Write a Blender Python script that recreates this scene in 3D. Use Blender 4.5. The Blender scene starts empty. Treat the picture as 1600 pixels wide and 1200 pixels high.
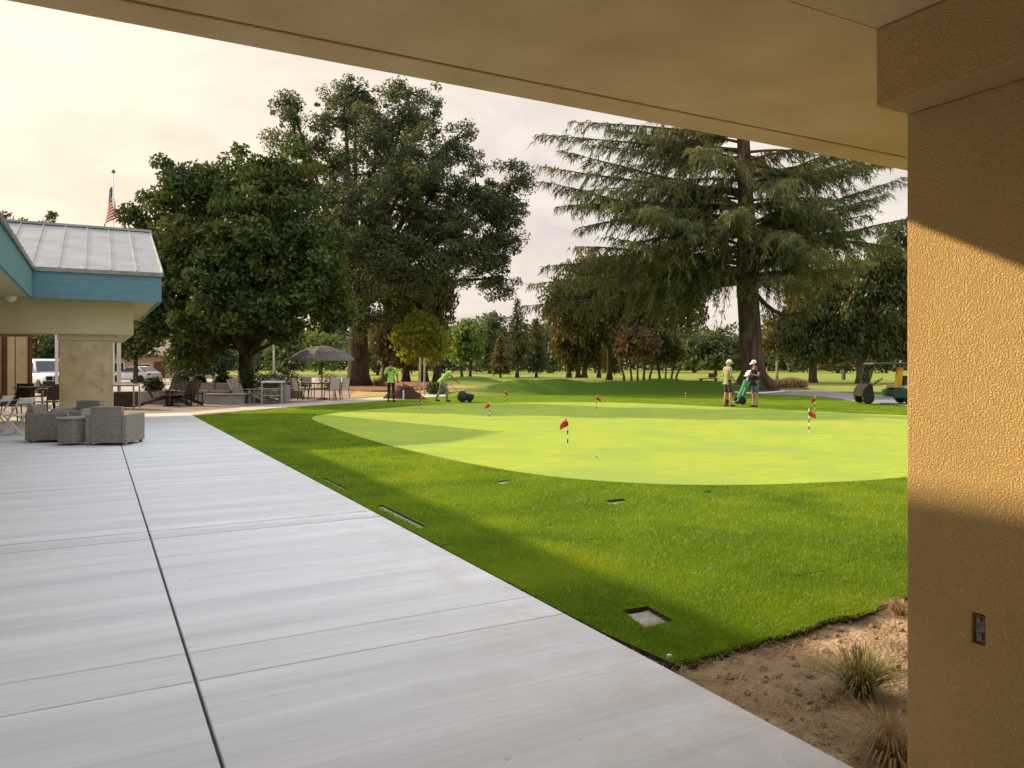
import bpy, bmesh, math, random
import numpy as np
from mathutils import Vector, Matrix, Quaternion
from mathutils.geometry import delaunay_2d_cdt, tessellate_polygon

random.seed(11); RNG = np.random.default_rng(11)
SC = bpy.context.scene
COL = SC.collection
rad = math.radians

# ------------------------------------------------------------------ frame of the place
# +Y runs along the patio, +X across it.  The camera stands at the origin, 1.6 m up, turned YAW to the right.
YAW = rad(28.48); F = 1200.0; HOR = 568.0; CAMZ = 1.6
SN, CS = math.sin(YAW), math.cos(YAW)
def RD(xr, d, z=0.0):                     # metres to the right / forward of the camera -> world
    return Vector((xr*CS + d*SN, -xr*SN + d*CS, z))
def W(px, d, z=0.0): return RD((px-800.0)/F*d, d, z)
def dep(py, z=0.0): return (CAMZ-z)*F/(py-HOR)
def G(px, py, z=0.0): return W(px, dep(py, z), z)
def ZP(py, d): return CAMZ + (HOR-py)/F*d

SUN_AZ = rad(-33.2); SUN_EL = rad(24.6)
SUN_DIR = Vector((math.sin(SUN_AZ)*math.cos(SUN_EL), math.cos(SUN_AZ)*math.cos(SUN_EL), math.sin(SUN_EL)))

# ------------------------------------------------------------------ mesh collecting
class MB:
    def __init__(s): s.v = []; s.f = []
    def add(s, vs, fs):
        n = len(s.v); s.v += [tuple(v) for v in vs]; s.f += [tuple(n+i for i in f) for f in fs]; return s
    def boxb(s, x0, x1, y0, y1, z0, z1, rot=0.0, o=(0, 0)):
        c, sn = math.cos(rot), math.sin(rot); vs = []
        for z in (z0, z1):
            for x, y in ((x0, y0), (x1, y0), (x1, y1), (x0, y1)):
                vs.append((o[0]+x*c-y*sn, o[1]+x*sn+y*c, z))
        return s.add(vs, [(3, 2, 1, 0), (4, 5, 6, 7), (0, 1, 5, 4), (1, 2, 6, 5), (2, 3, 7, 6), (3, 0, 4, 7)])
    def box(s, c, d, rot=0.0):
        return s.boxb(-d[0]/2, d[0]/2, -d[1]/2, d[1]/2, c[2]-d[2]/2, c[2]+d[2]/2, rot, (c[0], c[1]))
    def mbox(s, M, d):                    # box with a full matrix
        vs = [M @ Vector((x*d[0]/2, y*d[1]/2, z*d[2]/2)) for z in (-1, 1) for x, y in ((-1, -1), (1, -1), (1, 1), (-1, 1))]
        return s.add(vs, [(3, 2, 1, 0), (4, 5, 6, 7), (0, 1, 5, 4), (1, 2, 6, 5), (2, 3, 7, 6), (3, 0, 4, 7)])
    def bar(s, a, b, w, h, up=(0, 0, 1)): # rectangular bar between two points
        a = Vector(a); b = Vector(b); d = b-a; L = d.length; y = d.normalized()
        u = Vector(up)
        if abs(y.dot(u)) > .98: u = Vector((1, 0, 0))
        x = y.cross(u).normalized(); z = x.cross(y)
        M = Matrix((x, y, z)).transposed().to_4x4(); M.translation = (a+b)/2
        return s.mbox(M, (w, L, h))
    def tube(s, pts, rs, n=8, cap=True):
        pts = [Vector(p) for p in pts]
        if not isinstance(rs, (list, tuple)): rs = [rs]*len(pts)
        vs = []; fs = []; ref = Vector((.31, .92, .21))
        for i, p in enumerate(pts):
            t = (pts[min(i+1, len(pts)-1)]-pts[max(i-1, 0)])
            t = t.normalized() if t.length > 1e-9 else Vector((0, 0, 1))
            if abs(t.dot(ref)) > .97: ref = Vector((.9, -.3, .2))
            x = t.cross(ref).normalized(); y = t.cross(x)
            for k in range(n):
                a = 2*math.pi*k/n
                vs.append(p + (x*math.cos(a)+y*math.sin(a))*rs[i])
        for i in range(len(pts)-1):
            for k in range(n):
                a = i*n+k; b = i*n+(k+1) % n
                fs.append((a, b, b+n, a+n))
        if cap:
            fs.append(tuple(range(n-1, -1, -1))); m = (len(pts)-1)*n; fs.append(tuple(m+k for k in range(n)))
        return s.add(vs, fs)
    def lathe(s, prof, c=(0, 0, 0), n=16, axis='z'):
        vs = []; fs = []
        for r, z in prof:
            for k in range(n):
                a = 2*math.pi*k/n; x, y = r*math.cos(a), r*math.sin(a)
                v = (x, y, z) if axis == 'z' else ((x, z, y) if axis == 'y' else (z, x, y))
                vs.append((c[0]+v[0], c[1]+v[1], c[2]+v[2]))
        for i in range(len(prof)-1):
            for k in range(n):
                a = i*n+k; b = i*n+(k+1) % n; fs.append((a, b, b+n, a+n))
        fs.append(tuple(range(n-1, -1, -1))); m = (len(prof)-1)*n; fs.append(tuple(m+k for k in range(n)))
        return s.add(vs, fs)
    def ball(s, c, r, nu=12, nv=8):
        if not isinstance(r, (list, tuple)): r = (r, r, r)
        prof = [(max(1e-4, math.sin(math.pi*i/nv)), -math.cos(math.pi*i/nv)) for i in range(nv+1)]
        n0 = len(s.v); s.lathe(prof, (0, 0, 0), nu)
        for i in range(n0, len(s.v)):
            v = s.v[i]; s.v[i] = (c[0]+v[0]*r[0], c[1]+v[1]*r[1], c[2]+v[2]*r[2])
        return s
    def prism(s, poly, a0, a1, axis='x'): # 2-d outline extruded along an axis
        n = len(poly)
        def m(p, a): return (a, p[0], p[1]) if axis == 'x' else ((p[0], a, p[1]) if axis == 'y' else (p[0], p[1], a))
        vs = [m(p, a0) for p in poly]+[m(p, a1) for p in poly]
        fs = [tuple(range(n-1, -1, -1)), tuple(range(n, 2*n))]+[(i, (i+1) % n, n+(i+1) % n, n+i) for i in range(n)]
        return s.add(vs, fs)
    def build(s, name, m, parent=None, smooth=False, bevel=0, seg=2, fix=True):
        me = bpy.data.meshes.new(name); me.from_pydata(s.v, [], s.f)
        if fix:
            bm = bmesh.new(); bm.from_mesh(me); bmesh.ops.recalc_face_normals(bm, faces=bm.faces); bm.to_mesh(me); bm.free()
        if m is not None: me.materials.append(m)
        if smooth: me.polygons.foreach_set('use_smooth', [True]*len(me.polygons))
        return link(name, me, parent, bevel, seg)

def link(name, me, parent=None, bevel=0, seg=2):
    o = bpy.data.objects.new(name, me); COL.objects.link(o)
    if parent is not None: o.parent = parent
    if bevel:
        b = o.modifiers.new('Bevel', 'BEVEL'); b.width = bevel; b.segments = seg; b.limit_method = 'ANGLE'; b.angle_limit = rad(40)
    return o

def tag(o, label=None, cat=None, group=None, kind=None):
    if label: o['label'] = label
    if cat: o['category'] = cat
    if group: o['group'] = group
    if kind: o['kind'] = kind
    return o
def thing(name, label, cat, loc=(0, 0, 0), rot=0.0, group=None):
    o = bpy.data.objects.new(name, None); o.empty_display_size = .2; COL.objects.link(o)
    o.location = loc; o.rotation_euler = (0, 0, rot)
    return tag(o, label, cat, group)
def copy_tree(o, parent=None):
    c = o.copy(); COL.objects.link(c)
    if parent is not None: c.parent = parent
    for ch in list(o.children): copy_tree(ch, c)
    return c
def again(src, label, loc, rot=0.0, group=None, scale=None):
    c = copy_tree(src); c.location = loc; c.rotation_euler = (0, 0, rot); c['label'] = label
    if group: c['group'] = group
    if scale: c.scale = (scale,)*3
    return c

# ------------------------------------------------------------------ materials
def mat(name, c1, c2=None, rough=.7, scale=8.0, bump=0.0, bscale=None, metal=0.0, spec=.4, stretch=(1, 1, 1), pos=False, lo=.35, hi=.65, detail=6, bdist=.02, c3=None, c3scale=1.0, c3lo=.5, c3hi=.7):
    m = bpy.data.materials.new(name); m.use_nodes = True; nt = m.node_tree; N = nt.nodes; L = nt.links
    p = N['Principled BSDF']; p.inputs['Roughness'].default_value = rough; p.inputs['Metallic'].default_value = metal
    p.inputs['Specular IOR Level'].default_value = spec
    p.inputs['Base Color'].default_value = (*c1, 1)
    if pos: src = N.new('ShaderNodeNewGeometry').outputs['Position']
    else: src = N.new('ShaderNodeTexCoord').outputs['Object']
    mp = N.new('ShaderNodeMapping'); mp.inputs['Scale'].default_value = stretch; L.new(src, mp.inputs['Vector'])
    if c2 is not None:
        n = N.new('ShaderNodeTexNoise'); n.inputs['Scale'].default_value = scale; n.inputs['Detail'].default_value = detail; L.new(mp.outputs[0], n.inputs['Vector'])
        r = N.new('ShaderNodeMapRange'); r.inputs['From Min'].default_value = lo; r.inputs['From Max'].default_value = hi; L.new(n.outputs['Fac'], r.inputs['Value'])
        x = N.new('ShaderNodeMix'); x.data_type = 'RGBA'; L.new(r.outputs[0], x.inputs['Factor'])
        x.inputs['A'].default_value = (*c1, 1); x.inputs['B'].default_value = (*c2, 1)
        out = x.outputs['Result']
        if c3 is not None:
            n3 = N.new('ShaderNodeTexNoise'); n3.inputs['Scale'].default_value = c3scale; n3.inputs['Detail'].default_value = 5; L.new(src, n3.inputs['Vector'])
            r3 = N.new('ShaderNodeMapRange'); r3.inputs['From Min'].default_value = c3lo; r3.inputs['From Max'].default_value = c3hi; L.new(n3.outputs['Fac'], r3.inputs['Value'])
            x3 = N.new('ShaderNodeMix'); x3.data_type = 'RGBA'; L.new(r3.outputs[0], x3.inputs['Factor']); L.new(out, x3.inputs['A']); x3.inputs['B'].default_value = (*c3, 1)
            out = x3.outputs['Result']
        L.new(out, p.inputs['Base Color'])
    if bump:
        b = N.new('ShaderNodeBump'); b.inputs['Strength'].default_value = bump; b.inputs['Distance'].default_value = bdist
        n2 = N.new('ShaderNodeTexNoise'); n2.inputs['Scale'].default_value = bscale or scale*4; n2.inputs['Detail'].default_value = 5; L.new(mp.outputs[0], n2.inputs['Vector'])
        L.new(n2.outputs['Fac'], b.inputs['Height']); L.new(b.outputs[0], p.inputs['Normal'])
    return m

def leafmat(name, c1, c2, trans=.35, tcol=None, scale=.45, c3=None):
    m = bpy.data.materials.new(name); m.use_nodes = True; nt = m.node_tree; N = nt.nodes; L = nt.links
    N.remove(N['Principled BSDF']); out = N['Material Output']
    tc = N.new('ShaderNodeTexCoord'); n = N.new('ShaderNodeTexNoise'); n.inputs['Scale'].default_value = scale; n.inputs['Detail'].default_value = 3
    L.new(tc.outputs['Object'], n.inputs['Vector'])
    g = N.new('ShaderNodeNewGeometry')
    a = N.new('ShaderNodeMath'); a.operation = 'MULTIPLY_ADD'; a.inputs[1].default_value = .5; L.new(g.outputs['Random Per Island'], a.inputs[0])
    r = N.new('ShaderNodeMapRange'); r.inputs['From Min'].default_value = .3; r.inputs['From Max'].default_value = .7; r.inputs['To Min'].default_value = -.15; r.inputs['To Max'].default_value = .75
    L.new(n.outputs['Fac'], r.inputs['Value']); L.new(r.outputs[0], a.inputs[2])
    x = N.new('ShaderNodeMix'); x.data_type = 'RGBA'; x.clamp_factor = True; L.new(a.outputs[0], x.inputs['Factor']); x.inputs['A'].default_value = (*c1, 1); x.inputs['B'].default_value = (*c2, 1)
    col = x.outputs['Result']
    if c3 is not None:
        n3 = N.new('ShaderNodeTexNoise'); n3.inputs['Scale'].default_value = scale*.9; L.new(tc.outputs['Object'], n3.inputs['Vector'])
        mp = N.new('ShaderNodeVectorMath'); mp.operation = 'ADD'; mp.inputs[1].default_value = (13, 7, 3); L.new(tc.outputs['Object'], mp.inputs[0]); L.new(mp.outputs[0], n3.inputs['Vector'])
        r3 = N.new('ShaderNodeMapRange'); r3.inputs['From Min'].default_value = .5; r3.inputs['From Max'].default_value = .68; L.new(n3.outputs['Fac'], r3.inputs['Value'])
        x3 = N.new('ShaderNodeMix'); x3.data_type = 'RGBA'; L.new(r3.outputs[0], x3.inputs['Factor']); L.new(col, x3.inputs['A']); x3.inputs['B'].default_value = (*c3, 1); col = x3.outputs['Result']
    d = N.new('ShaderNodeBsdfDiffuse'); L.new(col, d.inputs['Color'])
    t = N.new('ShaderNodeBsdfTranslucent')
    if tcol: 
        xm = N.new('ShaderNodeMix'); xm.data_type = 'RGBA'; xm.blend_type = 'MULTIPLY'; xm.inputs['Factor'].default_value = 1; L.new(col, xm.inputs['A']); xm.inputs['B'].default_value = (*tcol, 1); L.new(xm.outputs['Result'], t.inputs['Color'])
    else: L.new(col, t.inputs['Color'])
    ms = N.new('ShaderNodeMixShader'); ms.inputs[0].default_value = trans; L.new(d.outputs[0], ms.inputs[1]); L.new(t.outputs[0], ms.inputs[2])
    gl = N.new('ShaderNodeBsdfGlossy'); gl.inputs['Roughness'].default_value = .45; gl.inputs['Color'].default_value = (.8, .85, .8, 1)
    m2 = N.new('ShaderNodeMixShader'); m2.inputs[0].default_value = .04; L.new(ms.outputs[0], m2.inputs[1]); L.new(gl.outputs[0], m2.inputs[2])
    L.new(m2.outputs[0], out.inputs['Surface'])
    return m
# ------------------------------------------------------------------ render settings, camera, sky, sun
cam = bpy.data.cameras.new('camera'); co = bpy.data.objects.new('camera', cam); COL.objects.link(co)
co.location = (0, 0, CAMZ); co.rotation_euler = (rad(90), 0, -YAW)
cam.sensor_width = 36; cam.lens = 36*F/1600; cam.shift_y = (HOR-600)/1600; cam.clip_end = 4000; cam.clip_start = .05
SC.camera = co
SC.view_settings.view_transform = 'Standard'; SC.view_settings.look = 'None'; SC.view_settings.gamma = 1; SC.view_settings.exposure = EXPOSURE = .56
SC.cycles.max_bounces = 8; SC.cycles.diffuse_bounces = 5; SC.cycles.transmission_bounces = 4; SC.cycles.sample_clamp_indirect = 6
SC.cycles.use_denoising = True

sun = bpy.data.lights.new('sun', 'SUN'); so = bpy.data.objects.new('sun', sun); COL.objects.link(so)
sun.energy = 4.4; sun.angle = rad(.9); sun.color = (1, .765, .44)
so.rotation_euler = SUN_DIR.to_track_quat('Z', 'Y').to_euler(); so.location = SUN_DIR*80

wd = bpy.data.worlds.new('World'); SC.world = wd; wd.use_nodes = True
def make_sky():
    nt = wd.node_tree; N = nt.nodes; L = nt.links; bg = N['Background']; bg.inputs['Strength'].default_value = .1
    sk = N.new('ShaderNodeTexSky'); sk.sky_type = 'NISHITA'; sk.sun_disc = False; sk.sun_elevation = SUN_EL; sk.sun_rotation = SUN_AZ; sk.dust_density = 6; sk.air_density = 1.2
    tc = N.new('ShaderNodeTexCoord')
    dot = N.new('ShaderNodeVectorMath'); dot.operation = 'DOT_PRODUCT'; dot.inputs[1].default_value = SUN_DIR; L.new(tc.outputs['Generated'], dot.inputs[0])
    gl = N.new('ShaderNodeMapRange'); gl.inputs['From Min'].default_value = .45; gl.inputs['From Max'].default_value = 1; gl.interpolation_type = 'SMOOTHSTEP'; L.new(dot.outputs['Value'], gl.inputs['Value'])
    hz = N.new('ShaderNodeMix'); hz.data_type = 'RGBA'; L.new(gl.outputs[0], hz.inputs['Factor'])
    hz.inputs['A'].default_value = (6.8, 6.0, 5.35, 1); hz.inputs['B'].default_value = (7.7, 6.45, 4.9, 1)
    # thin cloud sheets stretched along the horizon
    sp = N.new('ShaderNodeSeparateXYZ'); L.new(tc.outputs['Generated'], sp.inputs[0])
    el = N.new('ShaderNodeMath'); el.operation = 'ADD'; el.inputs[1].default_value = .18; L.new(sp.outputs['Z'], el.inputs[0])
    mx = N.new('ShaderNodeMath'); mx.operation = 'MAXIMUM'; mx.inputs[1].default_value = .05; L.new(el.outputs[0], mx.inputs[0])
    dv = N.new('ShaderNodeVectorMath'); dv.operation = 'DIVIDE'; L.new(tc.outputs['Generated'], dv.inputs[0])
    cb = N.new('ShaderNodeCombineXYZ')
    for i in range(3): L.new(mx.outputs[0], cb.inputs[i])
    L.new(cb.outputs[0], dv.inputs[1])
    cl = N.new('ShaderNodeTexNoise'); cl.inputs['Scale'].default_value = 2.1; cl.inputs['Detail'].default_value = 7; cl.inputs['Roughness'].default_value = .55; cl.inputs['Distortion'].default_value = .4; L.new(dv.outputs[0], cl.inputs['Vector'])
    cr = N.new('ShaderNodeMapRange'); cr.inputs['From Min'].default_value = .38; cr.inputs['From Max'].default_value = .72; cr.inputs['To Min'].default_value = .90; cr.inputs['To Max'].default_value = 1.12; L.new(cl.outputs['Fac'], cr.inputs['Value'])
    ze = N.new('ShaderNodeMapRange'); ze.inputs['From Min'].default_value = .45; ze.inputs['From Max'].default_value = .9; ze.interpolation_type = 'SMOOTHSTEP'; L.new(sp.outputs['Z'], ze.inputs['Value'])
    zm = N.new('ShaderNodeMix'); zm.data_type = 'RGBA'; L.new(ze.outputs[0], zm.inputs['Factor']); L.new(hz.outputs['Result'], zm.inputs['A']); zm.inputs['B'].default_value = (11.6, 12.2, 13.2, 1)
    cm = N.new('ShaderNodeMapRange'); cm.inputs['From Min'].default_value = .36; cm.inputs['From Max'].default_value = .56; cm.inputs['To Min'].default_value = .65; cm.inputs['To Max'].default_value = 0; L.new(cl.outputs['Fac'], cm.inputs['Value'])
    cx = N.new('ShaderNodeMix'); cx.data_type = 'RGBA'; cx.blend_type = 'MULTIPLY'; L.new(cm.outputs[0], cx.inputs['Factor']); L.new(zm.outputs['Result'], cx.inputs['A']); cx.inputs['B'].default_value = (.90, .905, .97, 1)
    ms = N.new('ShaderNodeVectorMath'); ms.operation = 'SCALE'; L.new(cx.outputs['Result'], ms.inputs[0]); L.new(cr.outputs[0], ms.inputs['Scale'])
    fin = N.new('ShaderNodeMix'); fin.data_type = 'RGBA'; fin.inputs['Factor'].default_value = .86; L.new(sk.outputs[0], fin.inputs['A']); L.new(ms.outputs[0], fin.inputs['B'])
    L.new(fin.outputs['Result'], bg.inputs['Color'])
make_sky()

# ------------------------------------------------------------------ materials of the setting
M = {}
M['fairway'] = mat('fairway_grass', (.17, .235, .035), (.25, .29, .06), .9, .35, .25, 9, pos=True, spec=.1, c3=(.30, .29, .09), c3scale=.05)
M['green'] = mat('green_grass', (.28, .38, .045), (.385, .45, .062), .9, 4.5, .35, 120, pos=True, spec=.12, stretch=(.35, 1.3, 1), lo=.3, hi=.7, detail=9, c3=(.27, .37, .07), c3scale=.5, c3lo=.45, c3hi=.65)
M['turf_soil'] = mat('turf_thatch', (.095, .17, .005), (.145, .22, .009), .95, 3, .4, 60, pos=True, spec=.05, c3=(.17, .25, .012), c3scale=.6)
M['soil'] = mat('dark_soil', (.03, .02, .012), (.06, .04, .025), .95, 20, .5)
M['dirt'] = mat('sandy_dirt', (.37, .25, .155), (.58, .42, .285), .95, 9, .8, 45, pos=True, spec=.1, c3=(.2, .135, .08), c3scale=1.6, c3lo=.48, c3hi=.68, bdist=.05)
M['paver'] = mat('terrace_paving', (.22, .175, .14), (.32, .26, .21), .85, 3, .2, 30, pos=True)
M['path'] = mat('path_concrete', (.5, .44, .36), (.6, .54, .45), .85, 2, .15, 40, pos=True)
M['asphalt'] = mat('parking_surface', (.34, .29, .23), (.42, .37, .30), .9, .8, .15, 40, pos=True)
M['cartpath'] = mat('cart_path_asphalt', (.22, .22, .22), (.3, .3, .3), .9, 1, .15, 40, pos=True)
M['mulch'] = mat('red_mulch', (.17, .065, .03), (.34, .16, .08), .95, 5, .8, 25, pos=True)
M['drygrass'] = mat('dry_grass', (.36, .27, .08), (.5, .38, .14), .95, 2, .5, 25, pos=True, c3=(.25, .27, .06), c3scale=.8)

def concrete():
    m = mat('broom_finished_concrete', (.585, .595, .61), (.77, .775, .78), .8, 1.0, 0, pos=True, stretch=(.16, 3.0, 1), lo=.36, hi=.66, detail=5, spec=.25, c3=(.58, .56, .53), c3scale=.9, c3lo=.62, c3hi=.85)
    nt = m.node_tree; N = nt.nodes; L = nt.links; p = N['Principled BSDF']
    g = N.new('ShaderNodeNewGeometry')
    old = p.inputs['Base Color'].links[0].from_socket
    # sandy dust tracked along the turf side of the slab
    s = N.new('ShaderNodeSeparateXYZ'); L.new(g.outputs['Position'], s.inputs[0])
    r = N.new('ShaderNodeMapRange'); r.inputs['From Min'].default_value = 1.3; r.inputs['From Max'].default_value = 2.7; L.new(s.outputs['X'], r.inputs['Value'])
    n = N.new('ShaderNodeTexNoise'); n.inputs['Scale'].default_value = 3.2; n.inputs['Detail'].default_value = 8; n.inputs['Roughness'].default_value = .65; L.new(g.outputs['Position'], n.inputs['Vector'])
    q = N.new('ShaderNodeMapRange'); q.inputs['From Min'].default_value = .42; q.inputs['From Max'].default_value = .7; L.new(n.outputs['Fac'], q.inputs['Value'])
    k = N.new('ShaderNodeMath'); k.operation = 'MULTIPLY'; L.new(r.outputs[0], k.inputs[0]); L.new(q.outputs[0], k.inputs[1])
    x = N.new('ShaderNodeMix'); x.data_type = 'RGBA'; L.new(k.outputs[0], x.inputs['Factor']); L.new(old, x.inputs['A']); x.inputs['B'].default_value = (.60, .54, .47, 1)
    # small dark spots
    v = N.new('ShaderNodeTexNoise'); v.inputs['Scale'].default_value = 14; v.inputs['Detail'].default_value = 2; L.new(g.outputs['Position'], v.inputs['Vector'])
    vr = N.new('ShaderNodeMapRange'); vr.inputs['From Min'].default_value = .735; vr.inputs['From Max'].default_value = .78; vr.inputs['To Max'].default_value = .55; L.new(v.outputs['Fac'], vr.inputs['Value'])
    for q_ in N:
        if q_.type == 'TEX_NOISE' and abs(q_.inputs['Scale'].default_value-1.0) < 1e-6: q_.inputs['Detail'].default_value = 10; q_.inputs['Roughness'].default_value = .66
    fm = N.new('ShaderNodeMapping'); fm.inputs['Scale'].default_value = (.8, 34, 1); L.new(g.outputs['Position'], fm.inputs['Vector'])
    fn = N.new('ShaderNodeTexNoise'); fn.inputs['Scale'].default_value = 1; fn.inputs['Detail'].default_value = 6; fn.inputs['Roughness'].default_value = .7; L.new(fm.outputs[0], fn.inputs['Vector'])
    fr = N.new('ShaderNodeMapRange'); fr.inputs['From Min'].default_value = .3; fr.inputs['From Max'].default_value = .7; fr.inputs['To Min'].default_value = .93; fr.inputs['To Max'].default_value = 1.06; L.new(fn.outputs['Fac'], fr.inputs['Value'])
    gn = N.new('ShaderNodeTexNoise'); gn.inputs['Scale'].default_value = 190; gn.inputs['Detail'].default_value = 2; L.new(g.outputs['Position'], gn.inputs['Vector'])
    gr = N.new('ShaderNodeMapRange'); gr.inputs['From Min'].default_value = .3; gr.inputs['From Max'].default_value = .7; gr.inputs['To Min'].default_value = .93; gr.inputs['To Max'].default_value = 1.06; L.new(gn.outputs['Fac'], gr.inputs['Value'])
    gm = N.new('ShaderNodeMath'); gm.operation = 'MULTIPLY'; L.new(fr.outputs[0], gm.inputs[0]); L.new(gr.outputs[0], gm.inputs[1])
    xs = N.new('ShaderNodeVectorMath'); xs.operation = 'SCALE'; L.new(x.outputs['Result'], xs.inputs[0]); L.new(gm.outputs[0], xs.inputs['Scale'])
    y = N.new('ShaderNodeMix'); y.data_type = 'RGBA'; L.new(vr.outputs[0], y.inputs['Factor']); L.new(xs.outputs[0], y.inputs['A']); y.inputs['B'].default_value = (.3, .29, .28, 1)
    L.new(y.outputs['Result'], p.inputs['Base Color'])
    mp = N.new('ShaderNodeMapping'); mp.inputs['Scale'].default_value = (3, 160, 1); L.new(g.outputs['Position'], mp.inputs['Vector'])
    bn = N.new('ShaderNodeTexNoise'); bn.inputs['Scale'].default_value = 1; bn.inputs['Detail'].default_value = 3; L.new(mp.outputs[0], bn.inputs['Vector'])
    b = N.new('ShaderNodeBump'); b.inputs['Strength'].default_value = .25; b.inputs['Distance'].default_value = .004; L.new(bn.outputs['Fac'], b.inputs['Height']); L.new(b.outputs[0], p.inputs['Normal'])
    return m
M['concrete'] = concrete()
M['joint'] = mat('joint_filler', (.05, .05, .052), (.1, .1, .1), .95, 30)

def stucco(name, c1, c2, bscale=105, dist=.0045, strength=.7, pit_dark=0):
    m = mat(name, c1, c2, .9, 2.2, 0, pos=True, spec=.15, lo=.3, hi=.7, detail=8)
    nt = m.node_tree; N = nt.nodes; L = nt.links; p = N['Principled BSDF']
    g = N.new('ShaderNodeNewGeometry')
    n = N.new('ShaderNodeTexNoise'); n.inputs['Scale'].default_value = bscale; n.inputs['Detail'].default_value = 5; n.inputs['Roughness'].default_value = .58; n.inputs['Distortion'].default_value = 0; L.new(g.outputs['Position'], n.inputs['Vector'])
    r = N.new('ShaderNodeMapRange'); r.inputs['From Min'].default_value = .37; r.inputs['From Max'].default_value = .62; r.interpolation_type = 'SMOOTHSTEP'; L.new(n.outputs['Fac'], r.inputs['Value'])
    if pit_dark:  # hollows of the bump take a slightly darker base colour
        k = N.new('ShaderNodeMapRange'); k.inputs['To Min'].default_value = 1-pit_dark; k.inputs['To Max'].default_value = 1; L.new(r.outputs[0], k.inputs['Value']); sc_ = N.new('ShaderNodeVectorMath'); sc_.operation = 'SCALE'; L.new(p.inputs['Base Color'].links[0].from_socket, sc_.inputs[0]); L.new(k.outputs[0], sc_.inputs['Scale']); L.new(sc_.outputs[0], p.inputs['Base Color'])
    b = N.new('ShaderNodeBump'); b.inputs['Strength'].default_value = strength; b.inputs['Distance'].default_value = dist; L.new(r.outputs[0], b.inputs['Height']); L.new(b.outputs[0], p.inputs['Normal'])
    return m
M['stucco'] = stucco('tan_stucco', (.74, .515, .235), (.83, .59, .285), 165, .006, .85, .06)
M['soffit'] = stucco('soffit_stucco', (.68, .49, .25), (.84, .64, .37), 120, .003, .6)
M['groove'] = mat('brown_drip_metal', (.13, .07, .025), (.2, .11, .04), .7, 20)
M['teal'] = mat('teal_painted_board', (.10, .225, .285), (.125, .265, .325), .7, 3, .2, 40, stretch=(1, 1, 3))
M['cream'] = stucco('cream_stucco', (.50, .44, .28), (.56, .49, .32), 60, .004, .4)
M['metalroof'] = mat('standing_seam_metal', (.27, .28, .29), (.36, .36, .36), .45, 1.5, .05, 6, metal=.45)
M['trimmetal'] = mat('roof_edge_metal', (.2, .2, .2), (.3, .3, .3), .5, 5, metal=.5)
M['pillar'] = mat('travertine_stucco', (.42, .33, .17), (.60, .50, .31), .8, 2.5, .3, 12, c3=(.36, .28, .13), c3scale=5, lo=.3, hi=.7)
M['white'] = mat('white_paint', (.74, .74, .75), (.8, .8, .8), .5, 4)
M['brownwall'] = mat('dark_red_brown_panel', (.10, .045, .025), (.14, .06, .035), .8, 3)
M['tanpanel'] = mat('tan_panel', (.42, .33, .18), (.48, .38, .22), .8, 3)

# ------------------------------------------------------------------ ground
def hgt(xr, d):
    px = 800+xr/max(d, 1)*F
    def sm(a, b, x): t = min(1, max(0, (x-a)/(b-a))); return t*t*(3-2*t)
    h = -.16
    left = 1-sm(690, 730, px)
    h += .16*(sm(37, 40, d)*(1-left)+sm(78, 90, d)*left)
    w = sm(700, 800, px)*(1-sm(1130, 1230, px))
    h += .72*math.exp(-((d-43.2)/(1.15 if d < 43.2 else 5))**2)*w*(.9+.12*math.sin(xr*.9)+.06*math.sin(xr*2.3+1))
    h += .62*math.exp(-((d-62)/4)**2)*sm(655, 705, px)*(1-sm(745, 815, px))
    if d > 45: h += .10*math.sin(xr*.11+d*.07)*sm(45, 70, d)
    return h
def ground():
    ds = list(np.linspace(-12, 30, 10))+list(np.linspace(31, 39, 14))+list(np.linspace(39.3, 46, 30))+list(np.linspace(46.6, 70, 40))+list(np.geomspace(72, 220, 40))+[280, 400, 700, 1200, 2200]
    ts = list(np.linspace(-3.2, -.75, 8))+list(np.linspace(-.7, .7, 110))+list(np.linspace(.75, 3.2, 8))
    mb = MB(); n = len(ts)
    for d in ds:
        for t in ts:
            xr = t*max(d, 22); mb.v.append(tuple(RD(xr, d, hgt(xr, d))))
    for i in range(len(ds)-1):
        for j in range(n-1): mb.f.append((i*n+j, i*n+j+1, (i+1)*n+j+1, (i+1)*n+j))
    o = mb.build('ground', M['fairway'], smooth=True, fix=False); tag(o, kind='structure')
    at = o.data.attributes.new('shade_tint', 'FLOAT', 'POINT'); vals = []  # tree shade on the bank painted as darker green; mound also tinted greener
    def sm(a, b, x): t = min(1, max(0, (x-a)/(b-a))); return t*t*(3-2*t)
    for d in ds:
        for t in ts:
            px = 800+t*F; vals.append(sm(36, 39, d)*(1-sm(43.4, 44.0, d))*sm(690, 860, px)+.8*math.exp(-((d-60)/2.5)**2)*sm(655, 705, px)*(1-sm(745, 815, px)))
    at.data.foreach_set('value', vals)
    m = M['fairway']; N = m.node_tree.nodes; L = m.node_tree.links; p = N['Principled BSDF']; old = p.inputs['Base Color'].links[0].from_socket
    a = N.new('ShaderNodeAttribute'); a.attribute_name = 'shade_tint'; x = N.new('ShaderNodeMix'); x.data_type = 'RGBA'; L.new(a.outputs['Fac'], x.inputs['Factor']); L.new(old, x.inputs['A']); x.inputs['B'].default_value = (.075, .15, .012, 1); L.new(x.outputs['Result'], p.inputs['Base Color'])
ground()

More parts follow.
